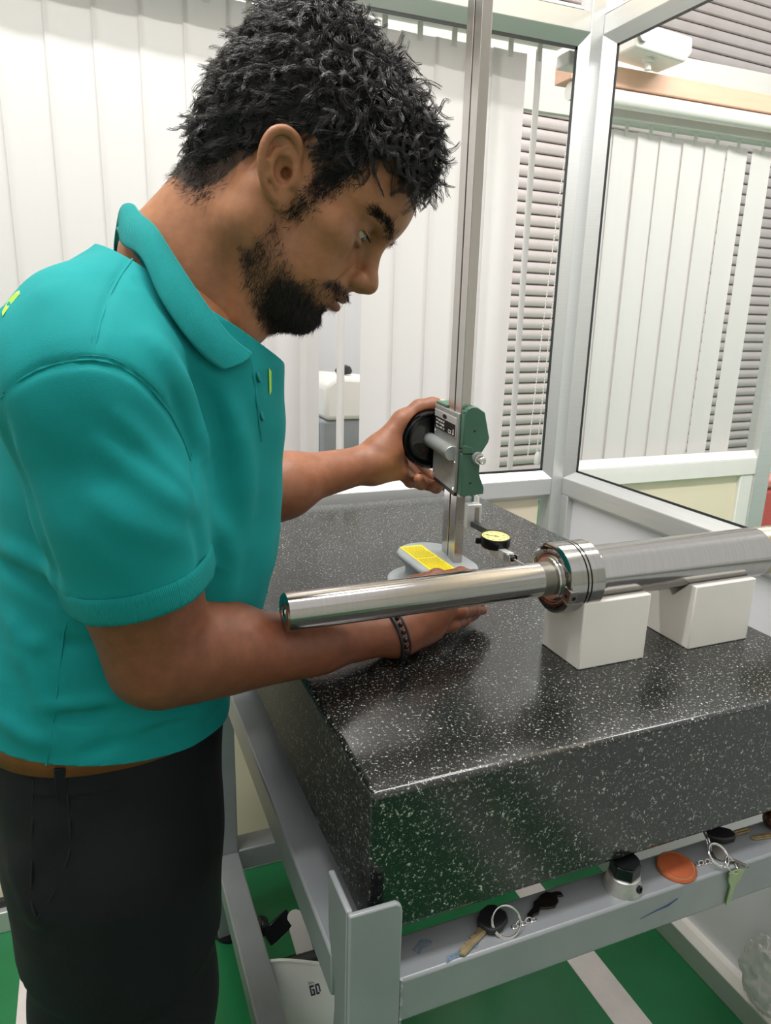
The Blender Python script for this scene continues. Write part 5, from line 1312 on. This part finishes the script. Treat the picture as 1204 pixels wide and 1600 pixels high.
rows = [(-.024, .0002), (-.0235, .0016), (-.018, .0020), (-.010, .0019), (-.002, .0018), (.0015, .0006), (.001, -.003), (-.010, -.0035)]
P = []; Tn = []
for (s_, o_) in rows:
    for k in range(73): P.append(HEM+AX*s_+D_[k % 72]*(R_[k % 72]+o_)); Tn.append((k/72*23, 0, 0))
F = [(i*73+k, i*73+k+1, (i+1)*73+k+1, (i+1)*73+k) for i in range(len(rows)-1) for k in range(72)]
cuff = fastmesh('sleeve_cuff', np.array(P), np.array(F)[:, ::-1], M['teal_rib'], shirt, np.array(Tn)); cuff['label'] = 'ribbed teal sleeve cuff'
# collar: stand, fold and falling leaf
def spline(P, n):
    P = np.array(P, float); m = len(P); t = np.linspace(0, m-1, n); i = np.clip(t.astype(int), 0, m-2); f = (t-i)[:, None]
    p0 = P[np.maximum(i-1, 0)]; p1 = P[i]; p2 = P[i+1]; p3 = P[np.minimum(i+2, m-1)]
    return .5*(2*p1+(p2-p0)*f+(2*p0-5*p1+4*p2-p3)*f*f+(3*p1-p0-3*p2+p3)*f**3)
def hit2(q, lift):                              # a point resting on neck or shirt, whichever is in front
    P = [p for p in (hitvol(sv, *q), hit_head(*q)) if p is not None]; P.sort(key=lambda p: np.linalg.norm(p-CAM)); p = P[0]
    return p+(CAM-p)/np.linalg.norm(CAM-p)*lift
def hit_head(px, py):
    t_ = np.arange(.4, 1.0, .0015)[:, None]; P = w2h(CAM+t_*(at(px, py, 1)-CAM)); u = np.round((P-headvol.lo)/headvol.h).astype(int); ok = ((u >= 0) & (u < headvol.n)).all(1)
    d = np.full(len(P), 1.0); d[ok] = headvol.V[tuple(u[ok].T)]; k = np.where(d < 0)[0]
    return h2w(P[k[0]]) if len(k) else None
T0 = hit2((243, 358), .004); B0 = hit2((222, 405), .007)
TOPR = [at(207, 322, .735), at(222, 332, .712)*.5+(T0+[-.012, .03, .012])*.5, T0, hit2((275, 408), .005), hit2((315, 468), .005), hit2((358, 525), .006), hit2((393, 553), .006)]
BOTR = [at(190, 352, .735), at(197, 382, .70)*.6+(B0+[-.018, .02, .010])*.4, B0, hit2((250, 466), .008), hit2((285, 520), .008), hit2((318, 558), .007), hit2((346, 577), .006)]
ymid = TOPR[0][1]
def mir(p): q = np.array(p, float); q[1] = 2*ymid-q[1]; return q
TOP = [mir(p) for p in TOPR[:0:-1]]+TOPR; BOT = [mir(p) for p in BOTR[:0:-1]]+BOTR
n = 90; T_ = spline(TOP, n); B_ = spline(BOT, n); cx_ = np.array([-.09, ymid, .40])
out_ = T_-cx_; ax_ = np.array([.707, 0, .707]); out_ -= ax_*(out_@ax_)[:, None]; out_ /= np.linalg.norm(out_, axis=1)[:, None]
down = -ax_
rowsP = [T_-out_*.004+down*.030, T_-out_*.0045+down*.012, T_-out_*.0035+down*.003, T_-out_*.0012+ax_*.0012, T_+out_*.0016+ax_*.0002]
for f, bu in ((.12, .0055), (.30, .0080), (.5, .0085), (.7, .0070), (.88, .0048), (1.0, .0030)): rowsP.append(T_*(1-f)+B_*f+out_*bu)
def sdist(V, P): u = np.clip(np.round((P-V.lo)/V.h).astype(int), 0, V.n-1); return V.V[tuple(u.T)]
for ri in range(4, len(rowsP)):                       # lay the leaf on the shirt where it would sink in
    push = np.zeros(n)
    for _ in range(30):
        d_ = sdist(sv, rowsP[ri]+(out_*.8+ax_*.6)*push[:, None]); push += np.where(d_ < .0045, .0015, 0)
    push = np.minimum(push, .016)*np.clip((n*.45-np.arange(n))/(n*.1), 0, 1)
    for _ in range(6): push[1:-1] = (push[:-2]+2*push[1:-1]+push[2:])/4
    rowsP[ri] = rowsP[ri]+(out_*.8+ax_*.6)*push[:, None]
P = np.concatenate(rowsP); nr = len(rowsP)
tv = np.concatenate([np.stack([np.full(n, i*.28*23/10+.0)*0+np.linspace(0, 1, n)*0+(0 if i < 4 else (i-4)/6*2.6), np.zeros(n), np.zeros(n)], 1) for i in range(nr)])
F = np.array([(i*n+k, i*n+k+1, (i+1)*n+k+1, (i+1)*n+k) for i in range(nr-1) for k in range(n-1)])
col = fastmesh('collar', P, F, M['teal_rib'], shirt, tv); col['label'] = 'ribbed fold-down collar'
sdm = col.modifiers.new('thick', 'SOLIDIFY'); sdm.thickness = .0022; sdm.offset = 0
sb = col.modifiers.new('sub', 'SUBSURF'); sb.levels = 1; sb.render_levels = 1
# placket with buttons and the badge prints
seam(sv, [(392, 565), (398, 600), (403, 640), (408, 690)], 'placket_edge', M['teal_dark'], shirt, .0012, 24, .0006)
for q in ((403, 590), (408, 650)):
    h_ = hitvol(sv, *q)
    if h_ is not None: part('button', MB().lathe([(0, .0045), (.0012, .005), (.002, .0045), (.002, .0015), (.0014, 0)], h_, (.9, -.3, .2), 18, False), M['teal_dark'], shirt)
def patch(V, poly, name, m, parent, n=10):
    c0 = np.mean(poly, axis=0); mb = MB(); pts = [hitvol(V, *p) for p in poly]
    if any(p is None for p in pts): return
    pts = [p+(CAM-p)*.004 for p in pts]; mb.add(pts, [tuple(range(len(pts)))]); part(name, mb, m, parent, smooth=0)
lime = mat('lime_green_print', 'a6e04a', .7)
patch(sv, [(3, 487), (12, 470), (24, 457), (33, 452), (30, 460), (16, 476), (4, 494)], 'back_print', lime, shirt)
patch(sv, [(420, 575), (424, 580), (424, 612), (421, 618)], 'chest_badge', lime, shirt)

# ---------------- trousers, belt, bracelet, shoes
tv_ = Vol((-.42, .05, ZF+.03), (.0, .62, .04), .005)
tv_.op(torso(-.001, -.30, .0), (-.37, .14, -.30), (-.04, .52, .0), 0, pad=.03)
for y, dy in ((.252, 0), (.412, 0)):
    tv_.cap((-.210, y, -.20), (-.214, y-.004, -.40), .104, .100, .04); tv_.cap((-.214, y-.004, -.40), (-.222, y-.01, -.62), .100, .082, .04); tv_.cap((-.222, y-.01, -.62), (-.232, y-.01, -.88), .082, .074, .03)
TF = [([(10, 1330), (40, 1400), (60, 1470)], .004, .016), ([(0, 1420), (30, 1450), (80, 1480)], -.005, .014), ([(100, 1260), (60, 1330), (20, 1360)], .003, .016), ([(150, 1400), (160, 1500), (150, 1590)], .003, .02), ([(300, 1220), (320, 1300), (318, 1400)], .003, .015)]
folds(tv_, TF, .8)
X, Y, Z = np.meshgrid(*tv_.ax, indexing='ij'); tv_.V += (.0016*np.sin(26*X+20*Z+np.sin(19*Y))*np.sin(24*Z-13*Y+2)).astype(np.float32); del X, Y, Z
tP, tF = tv_.mesh(); tP = relax(tP, tF, 2)
tr = fastmesh('trousers', tP, tF, M['trouser'], pe); tr['label'] = 'black trousers with a slanted pocket'
seam(tv_, [(104, 1232), (110, 1300), (108, 1335), (95, 1375), (75, 1410), (58, 1436)], 'pocket_seam', M['trouser_seam'], tr, .0011, 40, .0006)
seam(tv_, [(52, 1218), (50, 1300), (49, 1370), (50, 1420), (58, 1436)], 'side_seam', M['trouser_seam'], tr, .0011, 40, .0006)
def waist_ring(z0, z1, off, n=90):
    P = []
    for z in (z0, z1):
        q = [np.interp(z, TSa[:, 0], TSa[:, i]) for i in range(1, 5)]
        for k in range(n):
            t_ = 2*math.pi*k/n; c_, s_ = math.cos(t_), math.sin(t_)
            P.append((q[0]+(q[1]+off)*np.sign(c_)*abs(c_)**(2/2.3), q[2]+(q[3]+off)*np.sign(s_)*abs(s_)**(2/2.3), z))
    return np.array(P), np.array([(k, (k+1) % n, (k+1) % n+n, k+n) for k in range(n)])
P, F = waist_ring(-.040, -.006, .0002); be = fastmesh('belt', P, F, mat('brown_belt_leather', '7b4220', .4, 0, .15, 40, .2, 300), pe); sdm = be.modifiers.new('thick', 'SOLIDIFY'); sdm.thickness = .003; sdm.offset = 0; be['label'] = 'brown leather belt'
P, F = waist_ring(-.060, -.004, -.0004); wbn = fastmesh('waistband', P, F, M['trouser'], tr)
hb_ = hitvol(tv_, 96, 1222)
if hb_ is not None: part('belt_loop', MB().obox(hb_+np.array([0, -.003, .000]), ((1, 0, 0), (0, 1, 0), (0, 0, 1)), (.011, .004, .036)), M['trouser'], tr, bevel=.001)
for y in (.245, .405):
    sm = MB(); sm.V = []
    part('shoe', MB().prism([(-.10, 0), (.17, 0), (.185, .012), (.18, .035), (.13, .055), (.05, .085), (-.02, .10), (-.10, .10), (-.112, .05)], (-.235, y-.048, ZF), (1, 0, 0), (0, 0, 1), (0, 1, 0), .096), M['black_matt'], pe, bevel=.02, seg=4)
fd = (M4-WR)/np.linalg.norm(M4-WR)
bc = WR+fd*.006; e_ = np.cross(fd, CW); e_ /= np.linalg.norm(e_); g_ = np.cross(fd, e_)
Dw, Rw = ring_section(bc, fd, a, 46)
def wristring(off, dr, n=46): return [bc+fd*off+Dw[k]*(min(Rw[k], .040)+dr) for k in range(n)]
br = part('bracelet', MB().tube(wristring(0, .001), .0024, 8, True), M['black_matt'], pe, label='black braided bracelet with small beads')
bmb = MB()
for k, p in enumerate(wristring(.0052, .0012)):
    if k % 2 == 0: bmb.sphere(p, .0030, 8, 6)
part('bead_row', bmb, M['black_metal'], br)
part('second_cord', MB().tube(wristring(.010, .0006), .0016, 8, True), M['black_matt'], br)
